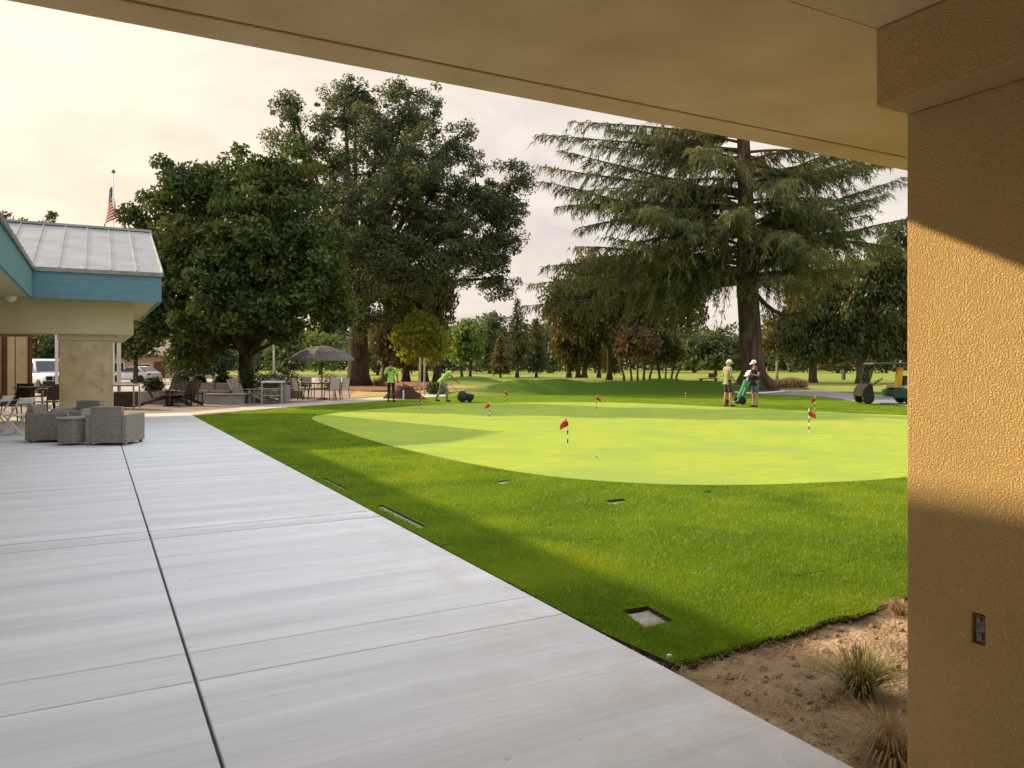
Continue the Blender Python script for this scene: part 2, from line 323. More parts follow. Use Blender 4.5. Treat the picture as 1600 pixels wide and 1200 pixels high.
def sheet(name, pts, z, m, thick=.05, holes=(), side=None):
    """flat slab of an outline with a real edge; holes are cut through it"""
    loops = [[Vector((p[0], p[1])) for p in pts]]+[[Vector((p[0], p[1])) for p in h] for h in holes]
    vs = []; es = []
    for lp in loops:
        n0 = len(vs); vs += lp; es += [(n0+i, n0+(i+1) % len(lp)) for i in range(len(lp))]
    r = delaunay_2d_cdt(vs, es, [], 0, 1e-6)
    def inside(p, lp):
        c = False
        for i in range(len(lp)):
            a, b = lp[i], lp[i-1]
            if (a.y > p.y) != (b.y > p.y) and p.x < (b.x-a.x)*(p.y-a.y)/(b.y-a.y)+a.x: c = not c
        return c
    mb = MB(); mb.v = [(p.x, p.y, z) for p in r[0]]
    for f in r[2]:
        c = (r[0][f[0]]+r[0][f[1]]+r[0][f[2]])/3
        if inside(c, loops[0]) and not any(inside(c, h) for h in loops[1:]): mb.f.append(tuple(f))
    mb2 = MB()
    for lp in loops:
        n = len(lp); mb2.add([(p.x, p.y, z) for p in lp]+[(p.x, p.y, z-thick) for p in lp], [(i, (i+1) % n, n+(i+1) % n, n+i) for i in range(n)])
    me = bpy.data.meshes.new(name); k = len(mb.v)
    me.from_pydata(mb.v+mb2.v, [], mb.f+[tuple(k+i for i in f) for f in mb2.f])
    me.materials.append(m); me.materials.append(side or m)
    for i, p in enumerate(me.polygons):
        if i >= len(mb.f): p.material_index = 1
        elif p.normal.z < 0: p.flip()
    return tag(link(name, me), kind='structure')

def spline(pts, n=8, closed=False):
    P = [Vector((p[0], p[1])) for p in pts]; out = []; m = len(P)
    for i in range(m if closed else m-1):
        if closed: a, b, c, d = P[i-1], P[i], P[(i+1) % m], P[(i+2) % m]
        else: a, b, c, d = P[max(i-1, 0)], P[i], P[i+1], P[min(i+2, m-1)]
        for k in range(n):
            t = k/n; out.append(.5*((2*b)+(c-a)*t+(2*a-5*b+4*c-d)*t*t+(3*b-a-3*c+d)*t**3))
    if not closed: out.append(P[-1])
    return out

# patio: separate slabs with real joints between them
PE = 2.64
def patio():
    us = [-13, -8.6, -4.1, .445, PE]; ugap = [0, .012, .012, .016, 0]
    vs = [-7, .6, 1.02, 4.16, 4.58, 7.73, 8.08, 11.3, 11.65, 14.9, 15.25, 18.5, 18.85, 22.1, 27.2]
    mb = MB()
    for i in range(len(us)-1):
        for j in range(len(vs)-1):
            gw = lambda q: .010 if q in (2, 3, 4) else (.030 if q in (5, 6) else (.034 if q else 0))
            g0 = gw(j); g1 = gw(j+1)
            x0, x1 = us[i]+ugap[i]/2, us[i+1]-ugap[i+1]/2; y0, y1 = vs[j]+(g0/2 if j else 0), vs[j+1]-g1/2
            c = .004
            V = [(x0, y0, -.14), (x1, y0, -.14), (x1, y1, -.14), (x0, y1, -.14), (x0, y0, -c), (x1, y0, -c), (x1, y1, -c), (x0, y1, -c), (x0+c, y0+c, 0), (x1-c, y0+c, 0), (x1-c, y1-c, 0), (x0+c, y1-c, 0)]
            mb.add(V, [(0, 1, 5, 4), (1, 2, 6, 5), (2, 3, 7, 6), (3, 0, 4, 7), (4, 5, 9, 8), (5, 6, 10, 9), (6, 7, 11, 10), (7, 4, 8, 11), (8, 9, 10, 11)])
    tag(mb.build('patio', M['concrete'], fix=False), kind='structure')
    mj = MB(); mj.boxb(-13, PE-.02, -7, 27.18, -.139, -.022); tag(mj.build('patio_base', M['joint']), kind='structure')
patio()

# sod lawn with cut-outs for the covers, the putting green on it
LU = PE+.035
def pxs(*a): return [G(x, y) for x, y in a]
HOLES = {
 'seam1': pxs((1240, 897), (1298, 886), (1300, 888), (1242, 899.5)), 'seam2': pxs((1310, 879), (1352, 867), (1353, 868.5), (1312, 881)), 'seam3': pxs((1385, 851), (1404, 847), (1404, 849), (1386, 853)),
 'seam4': pxs((915, 840), (975, 838), (975, 839.2), (915, 841.5)), 'seam5': pxs((1120, 930), (1190, 921), (1190, 922), (1121, 931.5)), 'notch': [Vector((2.69, 6.26)), Vector((2.84, 6.24)), Vector((2.83, 6.31)), Vector((2.69, 6.33))],
 'near': pxs((970, 950), (1012, 943.5), (1055, 967), (1008, 977)),
 'mid': pxs((943, 780.5), (974, 777), (984, 782), (952, 786.5)),
 'far': pxs((774, 751), (792, 748.3), (801, 752), (783, 755)),
 'dark': pxs((1096, 767), (1109, 765.2), (1117, 768), (1104, 770)),
 'strip1': [Vector((2.79, 7.05)), Vector((2.885, 7.05)), Vector((2.885, 8.42)), Vector((2.79, 8.42))],
 'strip2': [Vector((2.79, 9.6)), Vector((2.86, 9.6)), Vector((2.86, 10.75)), Vector((2.79, 10.75))],
}
near_edge = spline([G(1052, 1031), G(1140, 1008), G(1215, 988), G(1290, 966), G(1350, 952), G(1408, 935), G(1560, 893), G(1900, 830)], 5)
rr = random.Random(3)
near_edge = [p+Vector((rr.uniform(-.018, .018), rr.uniform(-.018, .018))) for p in near_edge]
patio_side = [Vector((LU+rr.uniform(-.006, .012), y)) for y in np.arange(25.6, 3.75, -.22)]
path_low = spline([G(310, 648.5), G(430, 638), G(540, 630), G(640, 623), G(700, 619)], 6)
LAWN = list(patio_side)+near_edge+[RD(20, 9).xy, RD(60, 39.6).xy, RD(20, 39.6).xy, RD(4, 39.6).xy]+list(reversed(path_low))
sheet('lawn', LAWN, -.014, M['turf_soil'], .10, list(HOLES.values()), M['soil'])
GREEN = spline([G(x, y) for x, y in ((487, 653), (520, 668), (580, 688), (660, 708), (760, 729), (860, 744), (960, 753), (1100, 758), (1260, 755), (1400, 747), (1530, 729), (1600, 700), (1590, 670), (1510, 655), (1400, 648), (1250, 642), (1130, 636), (1000, 630), (900, 628.5), (780, 629.5), (680, 632.5), (590, 639), (520, 646))], 6, True)
sheet('putting_green', GREEN, 0.0, M['green'], .012)

# bed of sandy dirt by the column
def dirt():
    mb = MB(); xs = np.arange(PE-.02, 9.6, .07); ys = np.arange(-3, 5.4, .07); n = len(xs); r2 = np.random.default_rng(5)
    gx = r2.normal(size=(12, 4))
    for y in ys:
        for x in xs:
            h = sum(.012/(1+k*.5)*math.sin(x*(2+k*2.1)*g[0]+y*(2+k*1.7)*g[1]+g[2]*5) for k, g in enumerate(gx))
            mb.v.append((x, y, -.06+h*.5+r2.normal()*.004))
    for i in range(len(ys)-1):
        for j in range(n-1): mb.f.append((i*n+j, i*n+j+1, (i+1)*n+j+1, (i+1)*n+j))
    tag(mb.build('dirt_bed', M['dirt'], smooth=True), kind='structure')
dirt()

# terrace, path, parking, mulch, cart path
path_up = spline([Vector((2.65, 27.2)), G(430, 632), G(540, 624.5), G(640, 617), G(690, 613.5)], 6)
pl = spline([Vector((2.65, 25.72)), G(430, 637.6), G(540, 629.7), G(640, 622.7), G(700, 618.7)], 6)
sheet('path', list(pl)+list(reversed(path_up)), .004, M['path'], .12)
sheet('terrace', [Vector((-13, 27.22)), Vector((2.64, 27.22))]+[p+Vector((0, .03)) for p in path_up[:-6]]+[G(600, 612).xy, G(500, 609).xy, G(190, 611).xy, G(-150, 612).xy], -.004, M['paver'], .1)
sheet('dry_lawn', [G(545, 622.5).xy, G(640, 616.5).xy, G(690, 613).xy, G(745, 610).xy, G(740, 601).xy, G(640, 601).xy, G(560, 606).xy], .012, M['drygrass'], .2)
sheet('parking_lot', [G(-300, 609).xy, G(190, 610.5).xy, G(440, 608).xy, G(560, 603).xy, G(560, 590.5).xy, G(-300, 590.5).xy], -.01, M['asphalt'], .1)
sheet('mulch_bed', spline([G(520, 607), G(580, 612.5), G(640, 611), G(690, 606), G(690, 598), G(620, 596), G(540, 598)], 5, True), .10, M['mulch'], .25)
sheet('cart_path', spline([G(1190, 616.5), G(1270, 619), G(1340, 627), G(1420, 634), G(1600, 643)], 5)+list(reversed(spline([G(1190, 611), G(1270, 611.5), G(1340, 615), G(1420, 621), G(1600, 629)], 5))), .016, M['cartpath'], .12)

# ------------------------------------------------------------------ covered porch the camera stands under
def porch():
    t = thing('covered_porch', 'tan stucco porch with wide flat soffit, heavy beam and square column in the foreground', 'porch', (2.387, 1.3, 0))
    def part(mb, name, m, bevel=0, parent=t):
        mb.v = [(v[0]-2.387, v[1]-1.3, v[2]) for v in mb.v]; return mb.build(name, m, parent, bevel=bevel)
    zs = 2.69; U0, U1 = -14, 9
    mb = MB(); mb.boxb(U0, U1, -6, 1.630, zs, zs+.05); mb.boxb(U0, U1, 1.634, 2.568, zs, zs+.05); part(mb, 'soffit', M['soffit'])
    mb = MB(); mb.boxb(U0, U1, 2.584, 2.75, zs-.002, zs+.05); part(mb, 'edge_board', M['soffit'], .006)
    mb = MB(); mb.boxb(U0, U1, 2.556, 2.60, zs+.004, zs+.06); mb.boxb(U0, U1, 1.626, 1.638, zs+.012, zs+.06); part(mb, 'drip_groove', M['groove'])
    mb = MB(); mb.boxb(U0, U1, 2.72, 2.748, zs+.052, zs+.5); part(mb, 'fascia', M['soffit'])
    mb = MB(); mb.prism([(2.85, zs+.5), (2.85, zs+.53), (-6, zs+1.6), (-6, zs+1.55)], U0, U1, 'x'); part(mb, 'roof', M['metalroof'])
    mb = MB(); mb.boxb(2.232, 2.86, -6, 1.633, 2.434, zs-.001); part(mb, 'beam', M['stucco'], .008)
    # column with a recess in its patio face
    x0, x1, y0, y1, z1 = 2.387, 2.74, .99, 1.629, 2.433
    hy0, hy1, hz0, hz1 = 1.372, 1.412, .735, .83
    ys = [y0, hy0, hy1, y1]; zz = [-.15, hz0, hz1, z1]; mb = MB()
    V = [(x0, y, z) for z in zz for y in ys]; Fc = []
    for i in range(3):
        for j in range(3):
            if not (i == 1 and j == 1): Fc.append((i*4+j, i*4+j+1, (i+1)*4+j+1, (i+1)*4+j))
    n = len(V); V += [(x0+.035, hy0, hz0), (x0+.035, hy1, hz0), (x0+.035, hy1, hz1), (x0+.035, hy0, hz1)]
    q = [5, 6, 10, 9]; Fc += [(q[i], q[(i+1) % 4], n+(i+1) % 4, n+i) for i in range(4)]+[(n, n+1, n+2, n+3)]
    m2 = len(V); V += [(x1, y0, -.15), (x1, y1, -.15), (x1, y1, z1), (x1, y0, z1)]
    Fc += [(m2, m2+1, m2+2, m2+3), (0, 4, 8, 12, m2+3, m2), (3, m2+1, m2+2, 15, 11, 7), (12, 13, 14, 15, m2+2, m2+3), (0, m2, m2+1, 3, 2, 1)]
    mb.add(V, Fc); col = part(mb, 'column', M['stucco'], .005)
    mb = MB(); mb.boxb(x0+.012, x0+.033, hy0+.004, hy1-.004, hz0+.005, hz1-.006); mb.lathe([(.007, 0), (.007, .012)], (x0+.002, (hy0+hy1)/2, hz1-.02), 10, 'x')
    mb.boxb(x0+.004, x0+.014, hy0+.012, hy1-.012, hz0+.012, hz0+.035)
    b = part(mb, 'electrical_box', mat('weathered_grey_metal', (.14, .13, .13), (.3, .28, .26), .6, 60, metal=.4), .002, None); b.parent = col
    mb = MB(); mb.boxb(U0, U1, -6.3, -6.0, -.2, zs+1.4); part(mb, 'back_wall', M['stucco'])
porch()

# ------------------------------------------------------------------ clubhouse wing on the left
def clubhouse():
    t = thing('clubhouse', 'clubhouse wing with teal fascia, grey standing-seam roof and cream beams on a stone-look pillar', 'building', (-1.31, 21.4, 0))
    ox, oy = -1.31, 21.4
    def part(mb, name, m, bevel=0, parent=t, smooth=False):
        mb.v = [(v[0]-ox, v[1]-oy, v[2]) for v in mb.v]; return mb.build(name, m, parent, bevel=bevel, smooth=smooth)
    ze, zr, k = 3.9, 5.7, 1.8/5.1
    A, B, R = -1.31, 21.4, 1.48
    mb = MB(); th = .06
    def slab(poly):
        n = len(poly); mb.add(poly+[(p[0], p[1], p[2]-th) for p in poly], [tuple(range(n)), tuple(range(2*n-1, n-1, -1))]+[(i, n+i, n+(i+1) % n, (i+1) % n) for i in range(n)])
    slab([(R+.04, B-.04, ze), (A+.04, B-.04, ze), (A-5.1, B+5.1, zr), (R+.04, B+5.1, zr)])
    slab([(A+.04, 3.9, ze), (A+.04, B-.04, ze), (A-5.1, B+5.1, zr), (A-5.1, 3.9, zr)])
    slab([(R+.04, B+5.1, zr), (A-5.1, B+5.1, zr), (A-5.1, B+10.2, ze), (R+.04, B+10.2, ze)])
    slab([(A-5.1, 3.9, zr), (A-5.1, B+10.2, zr), (A-10.2, B+10.2, ze), (A-10.2, 3.9, ze)])
    slab([(-.87, 3.9, ze), (-.87, 8.3, ze), (A-.2, 8.3, ze+.07), (A-.2, 3.9, ze+.07)])  # unseen eave jut, added to set the lower shadow edge on the column
    def rib(a, b): mb.bar((a[0], a[1], a[2]+.012), (b[0], b[1], b[2]+.012), .03, .05)
    for i in range(0, 13):
        u = R-.012-i*.56; v0 = B-.04 if u > A else B+(A-u)
        if i: rib((u, v0, ze+k*(v0-B)), (u, B+5.1, zr))
    rib((R+.02, B-.04, ze), (R+.02, B+5.1, zr))
    for i in range(31):
        v = 4.2+i*.56
        rib((A+.04, v, ze), (A-5.1, v, zr))
    mb.bar((R+.06, B+5.1, zr+.03), (A-5.1, B+5.1, zr+.03), .18, .07)
    part(mb, 'roof', M['metalroof'])
    mb = MB(); mb.boxb(A-.03, R+.05, B-.05, B-.012, 3.80, ze-.005); mb.boxb(A+.012, A+.05, 3.9, B-.055, 3.80, ze-.005); part(mb, 'roof_edge_trim', M['trimmetal'])
    mb = MB(); mb.boxb(A, R, B, B+.06, 3.15, 3.865); mb.boxb(A-.06, A, 8.31, B-.002, 3.15, 3.865); mb.boxb(-.93, -.87, 3.9, 8.29, 3.15, 3.865); mb.boxb(A-.06, -.87, 8.293, 8.308, 3.15, 3.865)
    mb.prism([(B+.062, 3.15), (B+10.1, 3.15), (B+10.1, 3.82), (B+5.1, zr-.09), (B+.062, 3.85)], R-.06, R-.004, 'x'); part(mb, 'fascia', M['teal'], .006)
    mb = MB(); mb.boxb(A-9.5, R-.062, B+.062, B+10, 3.19, 3.23); mb.boxb(A-9.5, A-.062, 3.9, B+.06, 3.19, 3.23); part(mb, 'soffit', M['cream'])
    mb = MB(); mb.boxb(-7, .86, 21.95, 22.5, 2.33, 3.189); part(mb, 'front_beam', M['cream'], .01)
    mb = MB(); mb.boxb(-2.25, -1.8, 4, 19.7, 2.50, 3.189); part(mb, 'side_beam', M['cream'], .01)
    mb = MB(); mb.boxb(.5, .86, 22.502, 30.5, 2.33, 3.189); part(mb, 'gable_beam', M['cream'], .01)
    mb = MB(); mb.boxb(-.83, .43, 22.08, 22.45, 2.19, 2.329); c = part(mb, 'pillar_cap', M['cream'])
    mb = MB(); mb.boxb(-.79, .40, 22.1, 22.43, -.1, 2.189); part(mb, 'pillar', M['pillar'], .012)
    mb = MB(); p = W(186, 29.5); mb.boxb(p.x-.07, p.x+.07, p.y-.07, p.y+.07, -.1, 3.189); part(mb, 'white_post', M['white'])
    mb = MB(); p = W(88.5, 30.5); mb.boxb(p.x-.06, p.x+.06, p.y-.06, p.y+.06, -.1, 3.189); part(mb, 'side_post', M['white'])
    # panelled wall under the roof
    mb = MB(); a = W(-60, 30.2); b = W(49, 30.2); mb.bar((a.x, a.y, 1.5), (b.x, b.y, 1.5), .15, 3.3); w = part(mb, 'wall', M['brownwall'])
    for q0, q1 in ((-40, 1), (13, 24), (26, 42)):
        mb = MB(); a = W(q0, 30.05); b = W(q1, 30.05); mb.bar((a.x, a.y, 1.40), (b.x, b.y, 1.40), .1, 2.5); o = part(mb, 'wall_panel', M['tanpanel'])
    mb = MB(); mb.boxb(A-9.6, A-9.3, 3.9, B+10, -.1, 3.18); part(mb, 'rear_wall', M['cream'])
    # flood light under the side eave
    f = W(17, 18.2); mb = MB(); zc = ZP(462, 18.2); mb.ball((f.x, f.y, zc), (.13, .13, .15), 14, 10); mb.boxb(f.x-.06, f.x+.06, f.y-.06, f.y+.06, zc+.1, 3.189)
    part(mb, 'flood_lamp', M['white'], smooth=True)
clubhouse()
# ------------------------------------------------------------------ foliage
def quads(C, A, B, L, Wd, name, m, parent, shape='leaf'):
    """many small leaf faces: centres C, long axes A, cross axes B, lengths L, widths Wd (numpy)"""
    n = len(C); L = np.broadcast_to(np.asarray(L, float), (n,))[:, None]; Wd = np.broadcast_to(np.asarray(Wd, float), (n,))[:, None]
    if shape == 'leaf': V = np.stack([C-A*L*.5, C+B*Wd*.5-A*L*.05, C+A*L*.5, C-B*Wd*.5-A*L*.05], 1)
    else: V = np.stack([C-B*Wd*.5, C+B*Wd*.5, C+A*L+B*Wd*.12, C+A*L-B*Wd*.12], 1)
    V = V.reshape(-1, 3); me = bpy.data.meshes.new(name)
    me.vertices.add(4*n); me.vertices.foreach_set('co', V.astype(np.float32).ravel())
    me.loops.add(4*n); me.loops.foreach_set('vertex_index', np.arange(4*n, dtype=np.int32))
    me.polygons.add(n); me.polygons.foreach_set('loop_start', np.arange(0, 4*n, 4, dtype=np.int32)); me.polygons.foreach_set('loop_total', np.full(n, 4, dtype=np.int32))
    me.update(calc_edges=True); me.materials.append(m)
    return link(name, me, parent)
def unit(a): return a/np.maximum(np.linalg.norm(a, axis=1, keepdims=True), 1e-9)
def rdir(n, rng): return unit(rng.normal(size=(n, 3)))
def cross_axes(A, rng):
    r = rng.normal(size=A.shape); return unit(np.cross(A, r))

def bark(name, c1, c2, sc=6): return mat(name, c1, c2, .95, sc, .7, sc*3, stretch=(1, 1, .25), spec=.1, bdist=.05)
BK = {'dark': bark('dark_bark', (.045, .032, .022), (.10, .075, .05)), 'cedar': bark('cedar_bark', (.055, .04, .028), (.14, .105, .07), 5), 'pale': bark('pale_bark', (.3, .25, .19), (.45, .4, .32)), 'brown': bark('brown_bark', (.08, .05, .03), (.16, .11, .07))}

def bez(a, b, c, n=7): return [a*(1-t)**2+b*2*t*(1-t)+c*t*t for t in (i/(n-1) for i in range(n))]

def blob_tree(name, label, px, d, base_py, blobs, leaf, bk, n_leaf, leaf_len, trunk_r, group=None, cat='tree', droop=0.0, cl=.55, seed=1, depth_k=.9, trunks=None, fork=.35, aspect=.5, gap=1.0, hollow=2.4, lumpy=.16, zbase=None, limbs=True, twig=True):
    """blobs: (px, py, rx_px, rz_px, dy in metres) - the crown's masses at their real size"""
    rng = np.random.default_rng(seed); zb = ZP(base_py, d) if zbase is None else zbase
    o = thing(name, label, cat, W(px, d, zb), -YAW, group)
    bl = []
    for b in blobs:
        dy = b[4] if len(b) > 4 else 0.0; dd = d+dy
        bl.append((np.array([(b[0]-px)/F*d + (b[0]-800)/F*dy, dy, ZP(b[1], dd)-zb]), b[2]/F*dd, b[3]/F*dd))
    wts = np.array([r[1]*r[2] for r in bl]); wts = wts/wts.sum()
    C = []; cents = []; per = []
    for (c, rx, rz), w in zip(bl, wts):
        nl = int(n_leaf*w); nc = max(4, int(gap*6.5*rx*rz/(cl*cl))); u = rdir(nc, rng)
        f = rng.random(nc)**(1/hollow); lump = 1+lumpy*np.sin(u[:, 0]*5+seed)*np.cos(u[:, 2]*6+u[:, 1]*4)
        p = c+u*np.stack([rx*f*lump, rx*depth_k*f*lump, rz*f*lump], 1)
        cents.append(p)
        k = np.clip(rng.normal(1, .4, nc), .35, 2); idx = rng.choice(nc, nl, p=k/k.sum())
        q = rng.normal(size=(nl, 3)); q = unit(q)*(rng.random((nl, 1))**.45)*cl*k[idx][:, None]
        q[:, 2] *= .72
        if droop: q[:, 2] -= droop*rng.random(nl)**1.5
        C.append(p[idx]+q)
    C = np.concatenate(C); n = len(C); ok = C[:, 2] > .15; C = C[ok]; n = len(C)
    A = rdir(n, rng)
    if droop: A = unit(A*.55+np.array([0, 0, -1.0]))
    B = cross_axes(A, rng); L = leaf_len*(.65+.7*rng.random(n))
    quads(C, A, B, L, L*aspect, 'crown', leaf, o)
    # trunk, limbs and twigs
    mb = MB(); r0 = random.Random(seed)
    top = min(c[2]-rz*.1 for c, rx, rz in bl); H = max(c[2]+rz for c, rx, rz in bl)
    for (tx, lean) in (trunks or [(0, 0)]):
        fh = H*fork; ptop = Vector((tx+lean+r0.uniform(-.1, .1)*trunk_r, 0, fh))
        tr = trunk_r if not trunks else trunk_r*r0.uniform(.75, 1.1)
        pts = [Vector((tx, 0, -.15)), Vector((tx, 0, .12*fh)), Vector((tx+lean*.4, 0, .5*fh)), ptop]
        mb.tube(pts, [tr*1.55, tr*1.08, tr*.92, tr*.75], 12)
        if limbs:
            for i, (c, rx, rz) in enumerate(bl):
                if trunks and i % len(trunks) != [t for t in trunks].index((tx, lean)): continue
                cc = Vector(c); mid = ptop*.5+cc*.5+Vector((r0.uniform(-.1, .1)*rx, r0.uniform(-.2, .2)*rx, r0.uniform(-.1, .25)*rz)); rl = tr*.5*min(1, .4+rx/max(1e-6, max(b[1] for b in bl))*.5)
                st = pts[2]*.35+ptop*.65 if i % 2 else ptop
                mb.tube(bez(st, mid, cc), [rl*(1-.11*k) for k in range(7)], 7)
                if twig:
                    for q in cents[i][:10]:
                        q = Vector(q); m2 = cc*.5+q*.5+Vector((0, 0, .12*rz)); mb.tube(bez(cc, m2, q, 5), [rl*.32, rl*.26, rl*.2, rl*.13, rl*.07], 5)
    mb.build('trunk', bk, o, smooth=True)
    return o

LF = {
 'magnolia': leafmat('magnolia_leaf', (.028, .055, .012), (.09, .125, .028), .22, (1.4, 1.3, .6), .5, (.095, .10, .022)),
 'oak': leafmat('oak_leaf', (.045, .062, .022), (.13, .15, .065), .3, (1.3, 1.2, .7), .4, (.06, .085, .03)),
 'ivy': leafmat('hanging_leaf', (.05, .05, .014), (.13, .115, .035), .35, (1.4, 1.2, .6), .8),
 'cedar': leafmat('cedar_needle', (.05, .07, .02), (.16, .18, .06), .32, (1.4, 1.3, .6), .35, (.18, .16, .045)),
 'yellow': leafmat('yellow_green_leaf', (.15, .21, .02), (.36, .38, .045), .55, (1.3, 1.2, .6), .9, (.30, .32, .035)),
 'light': leafmat('light_green_leaf', (.07, .12, .025), (.2, .27, .07), .4, (1.3, 1.2, .6), .6),
 'greygreen': leafmat('grey_green_leaf', (.075, .105, .04), (.17, .2, .085), .35, None, .5),
 'darkcon': leafmat('dark_conifer_needle', (.03, .052, .017), (.095, .12, .038), .2, (1.4, 1.2, .6), .6, (.11, .09, .025)),
 'bronze': leafmat('bronze_leaf', (.09, .075, .02), (.2, .15, .04), .35, None, .8),
 'olive': leafmat('olive_leaf', (.04, .048, .012), (.125, .115, .03), .3, (1.4, 1.2, .6), .4, (.075, .062, .018)),
 'red': leafmat('red_flower_leaf', (.13, .065, .03), (.27, .14, .075), .35, None, 1.2, (.12, .13, .03)),
 'shrub': leafmat('dark_shrub_leaf', (.015, .028, .008), (.05, .075, .02), .2, None, 2.0),
 'far': leafmat('far_tree_leaf', (.055, .075, .03), (.15, .17, .075), .3, None, .25),
}

# --- the two big trees on the left and the ones round them
blob_tree('magnolia_tree', 'broad dark magnolia with dense low crown rising behind the terrace planters', 384, 33.6, 625,
 [(268, 300, 42, 52, 0), (232, 385, 32, 50, 0), (330, 300, 45, 50, 1), (400, 290, 60, 55, 0), (455, 285, 55, 50, 1), (300, 400, 70, 60, -1), (390, 385, 80, 70, -1.5), (480, 380, 65, 75, 0), (265, 480, 50, 50, -.5), (340, 490, 75, 55, -2), (430, 465, 75, 55, -2), (505, 455, 40, 52, 0), (290, 545, 38, 32, -1), (435, 512, 48, 24, -1), (360, 525, 50, 30, 1), (522, 490, 24, 28, 0), (215, 335, 16, 18, 0), (340, 440, 80, 70, -2), (260, 430, 55, 60, -.5), (420, 350, 80, 70, -1), (480, 420, 60, 60, -1.5), (370, 340, 60, 60, 1)],
 LF['magnolia'], BK['dark'], 110000, .235, .34, cl=.52, seed=4, fork=.2, aspect=.46, gap=.62, hollow=2.6, lumpy=.2)
blob_tree('oak_tree', 'tallest oak with spreading grey-green crown and thick dark trunk in red mulch', 560, 52, 603,
 [(460, 215, 45, 45, 0), (455, 165, 30, 25, 1), (540, 185, 60, 55, 1), (555, 145, 35, 25, 0), (640, 190, 65, 55, 0), (640, 145, 32, 22, 1), (705, 225, 45, 45, 0), (520, 265, 55, 50, 2), (600, 275, 75, 50, -1), (680, 300, 70, 60, 0), (745, 310, 45, 55, 0), (795, 300, 35, 50, 1), (775, 375, 45, 55, 0), (720, 400, 50, 50, -1), (640, 380, 65, 55, -2), (560, 370, 60, 60, 1), (770, 435, 32, 35, 0), (590, 460, 50, 55, 1), (640, 450, 45, 50, 0), (690, 350, 50, 40, 3), (815, 275, 16, 22, 0), (535, 440, 45, 50, 2), (610, 420, 60, 60, -4), (680, 420, 50, 45, -3), (570, 330, 60, 60, -4), (640, 270, 70, 60, -4), (590, 215, 65, 55, -2), (710, 360, 50, 50, -3), (780, 330, 40, 45, 0), (760, 400, 40, 40, 0), (560, 490, 36, 40, -2), (640, 330, 60, 60, 3), (530, 370, 45, 60, -5), (548, 455, 42, 50, -5), (520, 310, 40, 45, -3), (590, 400, 45, 60, -5)],
 LF['oak'], BK['dark'], 170000, .20, .68, cl=.56, seed=9, fork=.3, aspect=.45, gap=.42, hollow=2.2, lumpy=.24)
blob_tree('hanging_foliage_tree', 'brownish drooping tree hanging under the right side of the tallest oak', 640, 64, 596,
 [(620, 480, 28, 60, 0), (655, 460, 30, 55, 1), (685, 465, 24, 50, 0), (600, 520, 22, 45, 0), (670, 520, 26, 38, 1), (635, 540, 24, 30, 0)],
 LF['ivy'], BK['dark'], 13000, .36, .3, droop=.9, cl=.5, seed=12, trunks=[(-2.0, .2), (-.3, 0), (1.2, -.2), (2.3, .1)], fork=.5)
blob_tree('young_tree', 'young yellow-green tree with staked pale stem behind the two workers', 655, 50, 604,
 [(655, 520, 34, 26, 0), (640, 548, 30, 22, -.4), (672, 550, 30, 24, .3), (652, 500, 24, 16, 0), (690, 530, 14, 20, 0), (622, 530, 12, 16, 0)],
 LF['yellow'], BK['pale'], 6500, .22, .06, cl=.34, seed=15, fork=.42, gap=.9)

